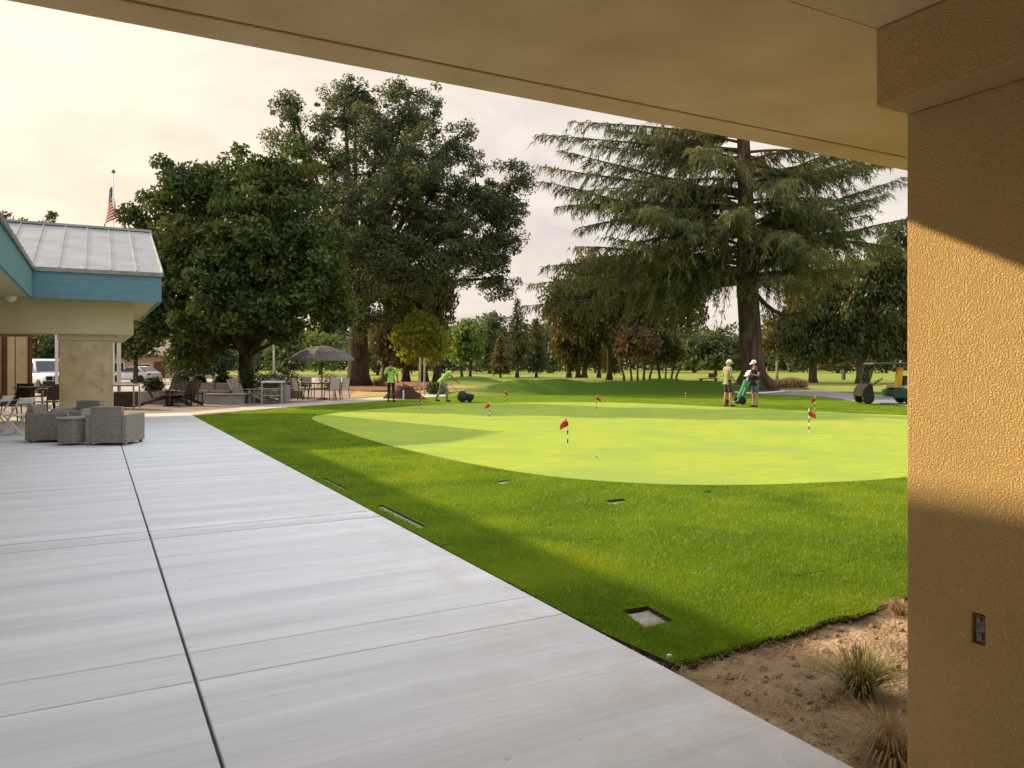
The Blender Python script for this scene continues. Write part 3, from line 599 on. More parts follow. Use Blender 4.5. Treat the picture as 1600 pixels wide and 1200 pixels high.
# --- the great cedar
def cedar():
    px, d = 1170, 43.5; zb = ZP(611, d); rng = np.random.default_rng(21); rr = random.Random(21)
    o = thing('cedar_tree', 'huge cedar with massive bare lower trunk and long drooping needle branches behind the golfers', 'tree', W(px, d, zb), -YAW)
    loc = lambda x, y, dy=0.0: Vector(((x-px)/F*d+(x-800)/F*dy, dy, ZP(y, d+dy)-zb))
    # trunk leans a touch to the left going up
    pts = [loc(1186, 618), loc(1183, 606), loc(1178, 590), loc(1174, 560), loc(1171, 500), loc(1166, 430), loc(1166, 340), loc(1163, 260), loc(1160, 170), loc(1158, 60), loc(1156, -60)]
    rs = [1.25, .9, .72, .64, .60, .57, .47, .38, .3, .2, .06]
    mb = MB(); mb.tube(pts, rs, 18)
    for a in (.3, 1.5, 2.6, 3.6, 4.4, 5.4):         # root flare
        e = pts[1]+Vector((math.cos(a)*1.75, math.sin(a)*1.75, -.55)); mb.tube(bez(pts[2]+Vector((math.cos(a)*.5, math.sin(a)*.5, .1)), pts[1]+Vector((math.cos(a)*.95, math.sin(a)*.95, -.05)), e, 5), [.3, .32, .28, .2, .06], 8)
    C = []; A = []; L = []
    def spray(p, dirv, n, ln):
        for _ in range(n):
            C.append(tuple(p+Vector((rr.gauss(0, .05), rr.gauss(0, .05), rr.gauss(0, .03)))))
            v = dirv*.55+Vector((rr.gauss(0, .45), rr.gauss(0, .45), -rr.uniform(.25, 1.15))); v.normalize(); A.append(tuple(v)); L.append(ln*rr.uniform(.6, 1.3))
    def branch(S, T, sag, r, dens=1.0, start=.12):
        v = T-S; Ln = v.length; h = Vector((v.x, v.y, 0)).normalized(); side = Vector((-h.y, h.x, 0))
        lat = side*rr.uniform(-.12, .12)*Ln; mid = (S+T)/2+lat+Vector((0, 0, sag)); P = bez(S, mid, T, 13)
        mb.tube(P, [max(.012, r*(1-i/12.6)) for i in range(13)], 6)
        n = int(Ln/.15*dens)
        for i in range(n):
            t = start+(1-start)*((i+rr.random())/n); p = S*(1-t)**2+mid*2*t*(1-t)+T*t*t
            tang = ((mid-S)*(1-t)+(T-mid)*t).normalized(); s = rr.choice((-1, 1))
            tl = min(2.3, .26*Ln)*(1.05-t)*rr.uniform(.45, 1.35)+.3
            td = (tang*rr.uniform(.5, 1.0)+side*s*rr.uniform(.35, 1.0)+Vector((0, 0, rr.uniform(-.75, .30)))).normalized()
            e = p+td*tl+Vector((0, 0, -.32*tl*tl)); tm = p+td*tl*.55
            if tl > .5: mb.tube([p, tm, e], [.018, .012, .005], 3, False)
            k = max(2, int(tl/.135))
            for j in range(k):
                q = (j+rr.random())/k; pp = p*(1-q)**2+tm*2*q*(1-q)+e*q*q; spray(pp, td, 3, .42)
        for i in range(int(Ln*9)):
            t = .3+.7*rr.random(); p = S*(1-t)**2+mid*2*t*(1-t)+T*t*t; spray(p, v.normalized(), 1, .28)
        spray(T, v.normalized(), 5, .3)
    trunk_at = lambda y: loc(1168 if y > 400 else 1164, y)
    # silhouettes read off the outline: tip pixel, height on trunk, metres nearer(-)/farther(+)
    side = [(838, 205, 235, 0, .5), (845, 262, 275, -1, .5), (878, 232, 240, 2, .4), (850, 292, 330, -2, .7), (872, 318, 320, 2, .5), (905, 352, 370, -2.5, .7), (892, 300, 300, 1, .4), (925, 395, 395, 1.5, .6), (900, 385, 410, -3, .9), (848, 420, 430, -1.5, 1.1), (826, 446, 445, -3, .7), (818, 472, 440, 1, -.1), (905, 445, 435, 3, .6), (960, 430, 420, 4, .5), (985, 380, 360, -4, .6), (1010, 330, 330, -5, .5), (990, 270, 275, -4, .5), (950, 190, 210, 1, .4), (890, 178, 190, -1, .4), (1000, 210, 200, -3, .3), (1060, 450, 428, 3, .3),
            (1412, 282, 300, 0, .5), (1404, 246, 262, 2, .5), (1385, 300, 315, -2, .6), (1360, 330, 345, -1, .6), (1340, 362, 370, 2, .6), (1392, 262, 250, 3, .3), (1375, 318, 350, -3, .4), (1440, 215, 240, 1, .4), (1310, 400, 395, -3, .5), (1290, 440, 428, -2, -1.6), (1345, 420, 425, 3, .4), (1420, 385, 400, 3, .7), (1430, 340, 360, 2, .6), (1280, 250, 260, -4, .4), (1330, 230, 225, -2, .3), (1300, 330, 330, -4.5, .5), (1270, 300, 310, 5, .3), (1250, 420, 400, -5, .6)]
    for x, y, y0, dy, sag in side:
        branch(trunk_at(min(440, y0+rr.uniform(-10, 75))), loc(x, y+rr.uniform(-14, 14), dy+rr.uniform(-1.5, 1.5)), sag*rr.uniform(-.9, 2.2), .16 if y0 > 250 else .10, .76)
        if y0 < 420:
            q = rr.uniform(.55, .85); branch(trunk_at(y0+rr.uniform(5, 40)), loc(1166+(x-1166)*q, y+rr.uniform(-25, 45), dy+rr.uniform(-3.5, 3.5)), sag*rr.uniform(-.3, 2.2), .09, .6)
    for i in range(26):                              # towards and away from the camera, right up to the top
        a = rr.uniform(0, 2*math.pi); y0 = rr.uniform(-40, 420); S = trunk_at(y0); z = S.z
        Ln = (8.6 if z < 12 else max(1.5, 8.6*(25-z)/13))*rr.uniform(.55, 1)
        if abs(math.sin(a)) < .35 and y0 > 170: a += .8
        T = S+Vector((math.cos(a)*Ln, math.sin(a)*Ln, rr.uniform(-2.2, 1.2)))
        if T.z < 4.6: T.z = 4.6+rr.random()
        branch(S, T, rr.uniform(.2, 1), .12, .85)
    for i in range(16):                              # top whorls over the roof edge's line
        a = i*2.4; S = trunk_at(160-i*13); Ln = 6.5-.33*i; branch(S, S+Vector((math.cos(a)*Ln, math.sin(a)*Ln, .2)), .4, .08, .8)
    C = np.array(C); A = np.array(A); B = cross_axes(A, rng)
    quads(C, A, B, np.array(L), .055, 'crown', LF['cedar'], o, 'needle')
    mb.build('trunk', BK['cedar'], o, smooth=True)
    return len(C)
N_CEDAR = cedar()

def conifer(name, label, px, d, base_py, top_py, hw, leaf, bk=BK['dark'], seed=1, clear=.12, group=None, dens=1.0, power=1.0, ln=.42, wd=.13, tr=None):
    rng = np.random.default_rng(seed); rr = random.Random(seed); zb = ZP(base_py, d); H = ZP(top_py, d)-zb; R = hw/F*d
    o = thing(name, label, 'tree', W(px, d, zb), -YAW, group); mb = MB(); tr = tr or H*.022
    mb.tube([(0, 0, -.2), (0, 0, .3), (0, 0, H*.5), (0, 0, H)], [tr*1.4, tr, tr*.65, .02], 9)
    C = []; A = []; z = H*clear
    while z < H*.985:
        f = (z/H-clear)/(1-clear); r = R*min(1, (1.06-f)**power*(1 if f > .08 else .75))
        nb = max(4, int(6*dens+4*(1-f)))
        for k in range(nb):
            a = rr.uniform(0, 6.283); rb = r*rr.uniform(.55, 1.12); dv = np.array([math.cos(a), math.sin(a), 0]); sd = np.array([-dv[1], dv[0], 0])
            n = int(max(5, rb*15*dens)); t = rng.random(n)**.7
            p = np.array([0, 0, z])+dv*(t*rb)[:, None]+sd*(rng.normal(size=n)*.22*rb*(1.1-t))[:, None]; p[:, 2] += -.16*rb*t*t+rng.normal(size=n)*.1-.05
            C.append(p); A.append(unit(dv*.8+rng.normal(size=(n, 3))*.45+np.array([0, 0, -.45])))
            if rb > .7: mb.tube([(0, 0, z), tuple(np.array([0, 0, z])+dv*rb*.9+np.array([0, 0, -.13*rb]))], [.03, .008], 3, False)
        z += H*.045/max(dens, .7)*(1.1-.5*f)
    C = np.concatenate(C); A = np.concatenate(A); n = len(C)
    quads(C, A, cross_axes(A, rng), ln*(.6+.8*rng.random(n)), wd, 'crown', leaf, o, 'needle')
    mb.build('trunk', bk, o, smooth=True); return o

# --- masses behind the cedar
blob_tree('dark_olive_tree', 'large dark olive tree mass under the left branches of the cedar', 952, 66, 591,
 [(900, 480, 48, 50, 0), (950, 450, 60, 55, 1), (1010, 450, 62, 55, 0), (1060, 470, 40, 45, 1), (975, 500, 60, 40, -1), (920, 430, 45, 40, 2), (1040, 425, 45, 38, 2), (870, 465, 25, 35, 0), (1075, 440, 22, 40, 1), (985, 415, 45, 32, 2)],
 LF['olive'], BK['dark'], 42000, .32, .26, droop=.8, cl=.55, seed=31, fork=.4, trunks=[(0, 0)])
blob_tree('willow_tree', 'drooping brown-green tree with several leaning stems left of the red-topped tree', 905, 74, 588,
 [(905, 505, 34, 32, 0), (885, 525, 26, 28, 0), (925, 525, 26, 30, 0), (905, 545, 36, 22, 0), (880, 490, 22, 24, 1)],
 LF['ivy'], BK['brown'], 9000, .42, .22, droop=1.0, cl=.5, seed=33, trunks=[(-1.0, -.4), (-.1, .1), (.5, .35), (1.9, .5)], fork=.4)
blob_tree('red_topped_tree', 'low multi-stemmed tree topped with reddish flowers on the fairway', 1000, 62, 592,
 [(985, 535, 24, 18, 0), (1008, 530, 28, 16, 0), (1000, 552, 30, 14, 0), (975, 550, 14, 16, 0)],
 LF['red'], BK['brown'], 7000, .24, .09, cl=.34, seed=35, trunks=[(-1.3, -.5), (-.7, -.2), (-.2, 0), (.3, .2), (.8, .5)], fork=.45)
blob_tree('bushy_tree', 'low green multi-stemmed tree touching the right of the red-topped one', 1040, 64, 592,
 [(1040, 535, 28, 18, 0), (1052, 550, 20, 18, 0), (1030, 555, 22, 14, 0)],
 LF['olive'], BK['brown'], 4500, .26, .09, cl=.36, seed=36, trunks=[(-.5, -.3), (0, .1), (.5, .4), (.9, .8)], fork=.45)
conifer('slim_conifer', 'slim dark conifer left of the brown drooping tree on the fairway', 838, 88, 587, 495, 22, LF['darkcon'], seed=41)
conifer('conifer_tree', 'tallest of the dark fairway conifers, beside the slim one', 808, 84, 587, 462, 25, LF['darkcon'], seed=42)
conifer('bronze_conifer', 'short bronze-green conifer left of the tallest fairway conifer', 782, 86, 587, 522, 18, LF['bronze'], seed=43)
conifer('shaded_conifer', 'dark narrow conifer between the brown drooping tree and the red-topped tree', 955, 78, 588, 500, 20, LF['darkcon'], seed=44)
blob_tree('round_tree', 'rounded light green tree standing alone on the fairway right of the workers', 728, 92, 588,
 [(728, 530, 24, 26, 0), (718, 550, 18, 20, 0), (740, 548, 18, 20, 0), (726, 512, 16, 14, 0)],
 LF['light'], BK['dark'], 4200, .46, .17, cl=.6, seed=45, fork=.3, trunks=[(-.5, -.3), (.5, .2)])
blob_tree('pale_grove_tree', 'grey-green tall tree behind the short bronze conifer', 765, 112, 584,
 [(765, 520, 30, 24, 0), (750, 545, 26, 22, 0), (785, 540, 24, 24, 0), (775, 505, 20, 14, 0), (765, 562, 30, 14, 0)],
 LF['greygreen'], BK['dark'], 5000, .55, .25, cl=.75, seed=46, fork=.25)
blob_tree('round_dark_tree', 'rounded dark green tree left of the cedar trunk across the fairway', 1118, 98, 585,
 [(1118, 540, 34, 26, 0), (1098, 555, 26, 20, 0), (1140, 555, 26, 20, 0), (1120, 560, 36, 16, -1), (1085, 545, 16, 18, 0)],
 LF['oak'], BK['dark'], 6500, .5, .2, cl=.65, seed=47, fork=.15)
blob_tree('white_stemmed_tree', 'loose olive tree with pale slender stem right of the cedar trunk', 1214, 72, 590,
 [(1212, 530, 26, 20, 0), (1232, 540, 20, 18, 0), (1198, 540, 16, 16, 0), (1215, 512, 18, 12, 0), (1245, 525, 14, 14, 0)],
 LF['bronze'], BK['pale'], 3000, .32, .11, cl=.42, seed=48, fork=.45)
blob_tree('drooping_dark_tree', 'dark drooping tree with thick trunk left of the golf cart', 1270, 62, 598,
 [(1270, 470, 45, 45, 0), (1250, 510, 36, 36, 0), (1295, 500, 40, 40, 0), (1270, 540, 40, 18, 0), (1255, 440, 30, 30, 1), (1300, 450, 34, 40, 1)],
 LF['darkcon'], BK['brown'], 24000, .3, .30, droop=.7, cl=.55, seed=49, fork=.35)
blob_tree('tall_dark_tree', 'tall dark tree leaning over the golf cart at the right', 1345, 60, 598,
 [(1345, 440, 45, 50, 0), (1385, 420, 45, 55, 0), (1410, 380, 36, 40, 1), (1330, 490, 40, 40, 0), (1385, 490, 50, 45, 0), (1345, 530, 40, 26, 0), (1405, 535, 36, 30, 0), (1430, 450, 45, 70, 1)],
 LF['darkcon'], BK['brown'], 36000, .3, .32, droop=.6, cl=.6, seed=50, fork=.3)
# trees left of and behind the magnolia
blob_tree('street_tree', 'dark tree in front of the tan house beside the white car', 212, 62, 603,
 [(215, 500, 40, 36, 0), (190, 530, 28, 28, 0), (235, 520, 30, 28, 0), (205, 545, 30, 18, 0), (250, 485, 22, 22, 1)],
 LF['magnolia'], BK['dark'], 7500, .36, .2, cl=.55, seed=52, fork=.35)
blob_tree('blue_green_bush', 'large dark blue-green bush between the tan house and the magnolia trunk', 318, 66, 590,
 [(318, 555, 45, 26, 0), (290, 560, 26, 22, 0), (345, 560, 28, 20, 0), (318, 575, 48, 14, 0)],
 leafmat('blue_green_leaf', (.018, .045, .03), (.05, .09, .06), .2, None, .6), BK['dark'], 7000, .32, .1, cl=.5, seed=53, fork=.1, cat='bush')
blob_tree('dark_boundary_tree', 'dark tree across the parking lot seen behind the stone-look pillar', 70, 66, 600,
 [(70, 545, 38, 28, 0), (40, 540, 34, 28, 0), (100, 540, 36, 30, 0), (70, 570, 50, 18, 0), (20, 560, 30, 28, 1), (135, 545, 30, 26, 1)],
 LF['magnolia'], BK['dark'], 7000, .36, .18, cl=.55, seed=54, fork=.2)
for i, (x, t, hw, dd, lf, lab) in enumerate((
    (445, 520, 34, 105, 'greygreen', 'pale hazy tree beyond the umbrella, left of its peak'), (500, 505, 40, 115, 'light', 'light green far tree directly above the terrace umbrella'),
    (590, 530, 34, 110, 'greygreen', 'grey-green far tree seen between the oak trunk and young tree'), (385, 535, 34, 110, 'far', 'far tree showing low behind the magnolia trunk'),
    (690, 510, 34, 120, 'far', 'far tree left of the rounded light green tree'), (745, 498, 30, 135, 'far', 'far hazy tree right of the rounded light green tree'),
    (860, 505, 34, 128, 'far', 'far tree in the gap right of the slim dark conifer'), (1085, 525, 30, 130, 'light', 'light far tree between the red-topped tree and round dark tree'),
    (1160, 520, 34, 135, 'far', 'far tree hidden partly behind the cedar trunk'), (1235, 528, 36, 130, 'far', 'far tree low behind the pale-stemmed tree'),
    (1310, 515, 40, 120, 'olive', 'far olive tree between the two dark trees at the right'), (1385, 525, 44, 125, 'far', 'far tree seen under the golf cart side of the tall dark tree'),
    (930, 500, 40, 140, 'far', 'far tree low behind the brown drooping tree'), (1030, 500, 40, 140, 'far', 'far tree filling behind the red-topped tree'))):
    r = random.Random(i+70); h = 583-t
    blob_tree('far_tree', lab, x, dd, 584.5, [(x+r.uniform(-.25, .25)*hw, t+h*.28, hw*.62, h*.28), (x-hw*.45, t+h*.55, hw*.55, h*.30, 1), (x+hw*.45, t+h*.5, hw*.55, h*.30, -1), (x, t+h*.72, hw*.9, h*.26)],
        LF[lf], BK['dark'], 2600, .62, .2, 'far trees across the fairway', cl=.8, seed=80+i, fork=.2, limbs=False)
# the continuous wood that closes the horizon behind them
def wood():
    rng = np.random.default_rng(77); C = []
    for i in range(190):
        t = -.95+1.75*i/189; d = 165+rng.random()*50; h = 8.5+4.5*rng.random(); n = 420
        u = rdir(n, rng)*(rng.random((n, 1))**.4)*np.array([5.2, 4, h*.55]); u[:, 2] += h*.5
        base = np.array(RD(t*d, d, 0)); p = base+u; C.append(p[p[:, 2] > .1])
    C = np.concatenate(C); A = rdir(len(C), rng)
    o = quads(C, A, cross_axes(A, rng), 1.2*(.6+.8*rng.random(len(C))), .8, 'distant_wood', LF['far'], None)
    tag(o, kind='stuff')
wood()
# tree tops over the clubhouse roof
blob_tree('roof_side_tree', 'thin tree top peeking over the clubhouse roof ridge', 78, 70, 600, [(78, 345, 8, 12), (82, 335, 5, 7), (74, 352, 7, 8), (78, 400, 9, 40)], LF['olive'], BK['dark'], 900, .3, .1, cl=.35, seed=60, fork=.85, limbs=False)
blob_tree('flat_topped_tree', 'flat-topped tree top peeking over the roof at the left edge', 0, 70, 600, [(6, 338, 14, 6), (-20, 340, 22, 12), (34, 346, 7, 5), (0, 400, 25, 40)], LF['olive'], BK['dark'], 2200, .3, .14, cl=.4, seed=61, fork=.8)
# ------------------------------------------------------------------ grass blades, tufts, straw
def in_poly(P, poly):
    c = np.zeros(len(P), bool); pl = [(p[0], p[1]) for p in poly]
    for i in range(len(pl)):
        x0, y0 = pl[i]; x1, y1 = pl[i-1]
        k = ((y0 > P[:, 1]) != (y1 > P[:, 1])); c ^= k & (P[:, 0] < (x1-x0)*(P[:, 1]-y0)/((y1-y0) or 1e-9)+x0)
    return c
def tris(P, tip, half, name, m):
    n = len(P); V = np.stack([P-half, P+half, tip], 1).reshape(-1, 3); me = bpy.data.meshes.new(name)
    me.vertices.add(3*n); me.vertices.foreach_set('co', V.astype(np.float32).ravel())
    me.loops.add(3*n); me.loops.foreach_set('vertex_index', np.arange(3*n, dtype=np.int32))
    me.polygons.add(n); me.polygons.foreach_set('loop_start', np.arange(0, 3*n, 3, dtype=np.int32)); me.polygons.foreach_set('loop_total', np.full(n, 3, dtype=np.int32))
    me.update(calc_edges=True); me.materials.append(m); return link(name, me)

def blade_mat():
    m = leafmat('turf_blade', (.10, .20, .004), (.22, .345, .010), .45, (1.3, 1.2, .5), .9, (.26, .36, .014)); return m
def turf():
    rng = np.random.default_rng(8)
    N = 900000; d = 3.6*np.exp(rng.random(N)*math.log(30/3.6)); t = -.5+(.56+.5)*rng.random(N)
    # keep only the strip in sight, denser where it is near
    xr = t*d; X = xr*CS+d*SN; Y = -xr*SN+d*CS; P = np.stack([X, Y, np.full(N, -.016)], 1)
    ok = in_poly(P, LAWN) & ~in_poly(P, GREEN)
    for h in HOLES.values(): ok &= ~in_poly(P, h)
    P = P[ok]; d = d[ok]; n = len(P); k = np.clip(d/5, .8, 3.0)
    patch = .5+.5*np.sin(P[:, 0]*1.3+np.sin(P[:, 1]*.9)*2)*np.sin(P[:, 1]*1.1+1)
    H = (.017+.011*rng.random(n)+.004*patch)*np.clip(k, .9, 1.35); a = rng.random(n)*6.283
    half = np.stack([np.cos(a), np.sin(a), np.zeros(n)], 1)*(.0016*k*(1+.5*rng.random(n)))[:, None]
    lean = rng.normal(size=(n, 2))*.55; tip = P+np.stack([lean[:, 0]*H, lean[:, 1]*H, H], 1)
    e = []                                            # ragged fringe hanging over the cut edge of the sod
    for a_, b_ in zip(near_edge[:22], near_edge[1:23]):
        L_ = (b_-a_).length; k_ = int(L_*900); f = rng.random((k_, 1)); e.append(np.array(a_)*(1-f)+np.array(b_)*f+rng.normal(size=(k_, 2))*.012)
    for a_, b_ in zip(patio_side[60:], patio_side[61:]):
        L_ = (b_-a_).length; k_ = int(L_*500); f = rng.random((k_, 1)); e.append(np.array(a_)*(1-f)+np.array(b_)*f+rng.normal(size=(k_, 2))*.006)
    e = np.concatenate(e); m_ = len(e); E3 = np.concatenate([e, np.full((m_, 1), -.020)], 1); a = rng.random(m_)*6.283
    hf = np.stack([np.cos(a), np.sin(a), np.zeros(m_)], 1)*(.0022*(1+.5*rng.random(m_)))[:, None]
    tp = E3+np.stack([rng.normal(size=m_)*.016+.004, -.012+rng.normal(size=m_)*.018, rng.uniform(-.015, .035, m_)], 1)
    P = np.concatenate([P, E3]); half = np.concatenate([half, hf]); tip = np.concatenate([tip, tp])
    o = tris(P, tip, half, 'turf_grass', blade_mat()); tag(o, kind='stuff')
turf()

def tuft(name, label, loc, R, H, n, m, seed, curl=1.0, group=None, lean=(0, 0)):
    rng = random.Random(seed); mb = MB()
    for i in range(n):
        a = rng.uniform(0, 6.283); b = rng.uniform(0, .16)*R; s = rng.uniform(.15, 1)*R; h = H*rng.uniform(.55, 1.1)*(1.1-.5*s/R)
        p0 = Vector((math.cos(a)*b, math.sin(a)*b, 0)); dv = Vector((math.cos(a+rng.gauss(0, .3)), math.sin(a+rng.gauss(0, .3)), 0))
        w = Vector((-dv.y, dv.x, 0))*rng.uniform(.0018, .0034); L = Vector((lean[0], lean[1], 0))
        pts = [p0, p0+dv*s*.28+Vector((0, 0, h*.6))+L*.2, p0+dv*s*.68+Vector((0, 0, h*.95))+L*.6, p0+dv*s*1.08+Vector((0, 0, h*(1-.45*curl*rng.random())))+L]
        vs = []
        for k, p in enumerate(pts): ww = w*(1, .9, .6, .08)[k]; vs += [p-ww, p+ww]
        mb.add(vs, [(0, 1, 3, 2), (2, 3, 5, 4), (4, 5, 7, 6)])
    o = mb.build(name, m, None, fix=False); o.location = loc
    return tag(o, label, 'grass tuft', group)
TG = leafmat('bunch_grass_blade', (.12, .12, .03), (.30, .27, .09), .3, None, 6, (.36, .29, .14))
TD = leafmat('dead_grass_blade', (.34, .25, .12), (.52, .40, .2), .3, None, 6)
def gz(px, py, z=-.055): return G(px, py, z)
tuft('grass_tuft', 'green-and-straw bunch grass tuft standing alone on the sandy dirt', gz(1345, 1086), .30, .24, 520, TG, 1, group='grass tufts in the dirt bed')
tuft('grass_tuft', 'dry straw-coloured grass tuft at the foot of the column, lower right corner', gz(1395, 1190), .30, .20, 460, TD, 2, group='grass tufts in the dirt bed')
tuft('grass_tuft', 'small flattened brown tuft tight against the turf edge by the column', gz(1404, 960), .16, .11, 220, TD, 3, group='grass tufts in the dirt bed')
def straw():
    rng = random.Random(6); mb = MB()
    for i in range(3800):
        u = PE+.05+abs(rng.gauss(0, .55)); v = rng.uniform(1.2, 4.0)
        if v > 3.72+.3*(u-PE): continue
        a = rng.uniform(0, 3.14); L = rng.uniform(.03, .16); dv = Vector((math.cos(a), math.sin(a), rng.uniform(-.05, .15)))
        p = Vector((u, v, -.052+rng.uniform(0, .014))); w = Vector((-dv.y, dv.x, 0))*rng.uniform(.0008, .0018)
        b = p+dv*L*.5+Vector((0, 0, rng.uniform(.0, .015))); c = p+dv*L
        mb.add([p-w, p+w, b+w, b-w, c+w*.3, c-w*.3], [(0, 1, 2, 3), (3, 2, 4, 5)])
    tag(mb.build('dead_straw', TD, None, fix=False), kind='stuff')
    mb = MB()
    for i in range(900):
        u = PE+.05+rng.random()*2.6; v = rng.uniform(1.4, 4.9); r = rng.choice((.004, .006, .009, .014, .022))*rng.uniform(.6, 1.2)
        if v > 3.75+.36*(u-PE): continue
        n0 = len(mb.v); mb.ball((u, v, -.058), (r*rng.uniform(.8, 1.4), r, r*.7), 6, 4)
        for k in range(n0, len(mb.v)): mb.v[k] = tuple(c+rng.gauss(0, r*.12) for c in mb.v[k])
    tag(mb.build('dirt_clods', M['dirt'], None, smooth=False), kind='stuff')
straw()
# covers lying in the sod cut-outs
CON = mat('old_concrete_cover', (.30, .27, .21), (.43, .39, .31), .9, 14, .4, 60)
def cover(key, label, m, z=-.05, cat='valve cover', grow=.012, name='valve_cover'):
    q = [Vector((p[0], p[1])) for p in HOLES[key]]; c = sum(q, Vector((0, 0)))/4
    q = [c+(p-c)*(1-grow/max(.05, (p-c).length)) for p in q]; mb = MB()
    mb.prism([(p.x-c.x, p.y-c.y) for p in q], -.09, z, 'z'); o = mb.build(name, m, None, bevel=.004); o.location = (c.x, c.y, 0)
    return tag(o, label, cat, 'covers sunk in the turf')
cover('near', 'largest sandy concrete valve cover sunk in the turf nearest the dirt bed', CON, -.044)
cover('mid', 'pale valve cover sunk in sunny turf below the putting green', CON, -.042)
cover('far', 'small pale valve cover in the turf closest to the putting green edge', CON, -.03)
cover('dark', 'small dark valve cover in the turf right of the pale covers', mat('dark_plastic_cover', (.02, .02, .02), (.04, .04, .04), .7, 20), -.04)
cover('strip1', 'long narrow concrete strip sunk beside the patio, nearer of the two', CON, -.034, 'edge strip', .012, 'edge_strip')
cover('strip2', 'long narrow concrete strip sunk beside the patio, farther of the two', CON, -.034, 'edge strip', .012, 'edge_strip')
mb = MB(); mb.lathe([(.018, 0), (.02, .012), (.012, .03)], n=12); mb.lathe([(.03, -.02), (.03, 0)], n=12)
o = mb.build('sprinkler_head', M['white'], None, smooth=False, bevel=.002); o.location = gz(1046, 1031, -.03); tag(o, 'small white sprinkler stub at the turf corner by the patio edge', 'sprinkler')
# ------------------------------------------------------------------ furniture, flags, terrace
M['wicker'] = mat('grey_wicker', (.19, .175, .15), (.34, .315, .275), .75, 12, .6, 60, stretch=(1, 1, 6), bdist=.01)
M['darkmetal'] = mat('dark_bronze_metal', (.025, .02, .018), (.045, .035, .03), .5, 10, metal=.3)
M['darkwood'] = mat('dark_stained_wood', (.05, .032, .028), (.09, .06, .05), .6, 6, .2, 30)
M['palewood'] = mat('grey_weathered_wood', (.36, .31, .26), (.48, .42, .36), .8, 6, .2, 30)
M['planter'] = mat('grey_planter_concrete', (.24, .235, .225), (.33, .32, .30), .85, 4, .2, 30)
M['cushion'] = mat('taupe_cushion_fabric', (.30, .24, .19), (.37, .30, .24), .9, 10, .2, 80)
M['sling'] = mat('pale_sling_fabric', (.42, .39, .36), (.5, .47, .43), .9, 20)
M['umbrella'] = mat('grey_brown_canvas', (.17, .155, .15), (.22, .2, .19), .9, 6)
M['tyre'] = mat('black_rubber', (.012, .012, .013), (.025, .025, .025), .8, 20)
M['rim'] = mat('silver_wheel_metal', (.5, .5, .5), (.6, .6, .6), .35, 6, metal=.7)
M['glass'] = mat('dark_tinted_glass', (.015, .018, .022), None, .08, spec=.6)
M['carwhite'] = mat('white_car_paint', (.76, .77, .78), (.8, .8, .81), .25, 2, spec=.5)
M['red'] = mat('red_flag_cloth', (.55, .035, .03), (.65, .06, .045), .8, 6)
M['blackplastic'] = mat('black_plastic', (.015, .015, .016), (.03, .03, .03), .5, 10)
M['grey'] = mat('mid_grey_plastic', (.25, .25, .26), (.32, .32, .33), .6, 6)

# --- wicker lounge set in front of the pillar
def wicker_chair(label, loc, rot):
    t = thing('wicker_armchair', label, 'armchair', loc, rot, 'grey wicker lounge set on the patio'); w, dp = .80, .80
    def P(mb, n, bevel=.02, m=M['wicker'], par=t): return mb.build(n, m, par, bevel=bevel)
    mb = MB(); mb.boxb(-w/2+.10, w/2-.10, -dp/2, -dp/2+.12, .05, .76); P(mb, 'backrest')
    for s in (-1, 1):
        mb = MB(); mb.boxb(min(s*w/2, s*(w/2-.098)), max(s*w/2, s*(w/2-.098)), -dp/2-.004, dp/2, .05, .60); P(mb, 'armrest')
    mb = MB(); mb.boxb(-w/2+.10, w/2-.10, -dp/2+.122, dp/2-.01, .05, .33); P(mb, 'seat_base')
    mb = MB(); mb.boxb(-w/2+.11, w/2-.11, -dp/2+.125, dp/2-.02, .332, .45); P(mb, 'seat_cushion', .04, M['grey'])
    for sx in (-1, 1):
        for sy in (-1, 1):
            mb = MB(); mb.boxb(sx*(w/2-.06)-.03, sx*(w/2-.06)+.03, sy*(dp/2-.06)-.03, sy*(dp/2-.06)+.03, 0, .052); P(mb, 'leg', .004)
    # woven bands standing proud of the back
    mb = MB()
    for z in (.22, .40, .58, .74): mb.boxb(-w/2+.10, w/2-.10, -dp/2-.008, -dp/2-.001, z-.012, z+.012)
    for x in (-.28, 0, .28): mb.boxb(x-.012, x+.012, -dp/2-.014, -dp/2-.009, .06, .75)
    P(mb, 'woven_band', .003)
    return t
wa = wicker_chair('grey wicker armchair seen from behind, rightmost and nearest of the lounge set', W(181, 15.35), -YAW+rad(2))
again(wa, 'grey wicker armchair facing right at the left end of the lounge set', W(86, 15.9), -YAW+rad(-82), None)
again(wa, 'grey wicker armchair turned to the camera at the foot of the stone-look pillar', W(124, 17.3), -YAW+rad(172), None)
t = thing('wicker_side_table', 'low six-sided grey wicker table between two armchairs', 'side table', W(114, 15.2), -YAW, 'grey wicker lounge set on the patio')
mb = MB(); mb.lathe([(.30, .04), (.31, .5)], n=6); mb.build('pedestal', M['wicker'], t, bevel=.01)
mb = MB(); mb.lathe([(.335, .502), (.335, .54)], n=6); mb.build('tabletop', M['wicker'], t, bevel=.008)

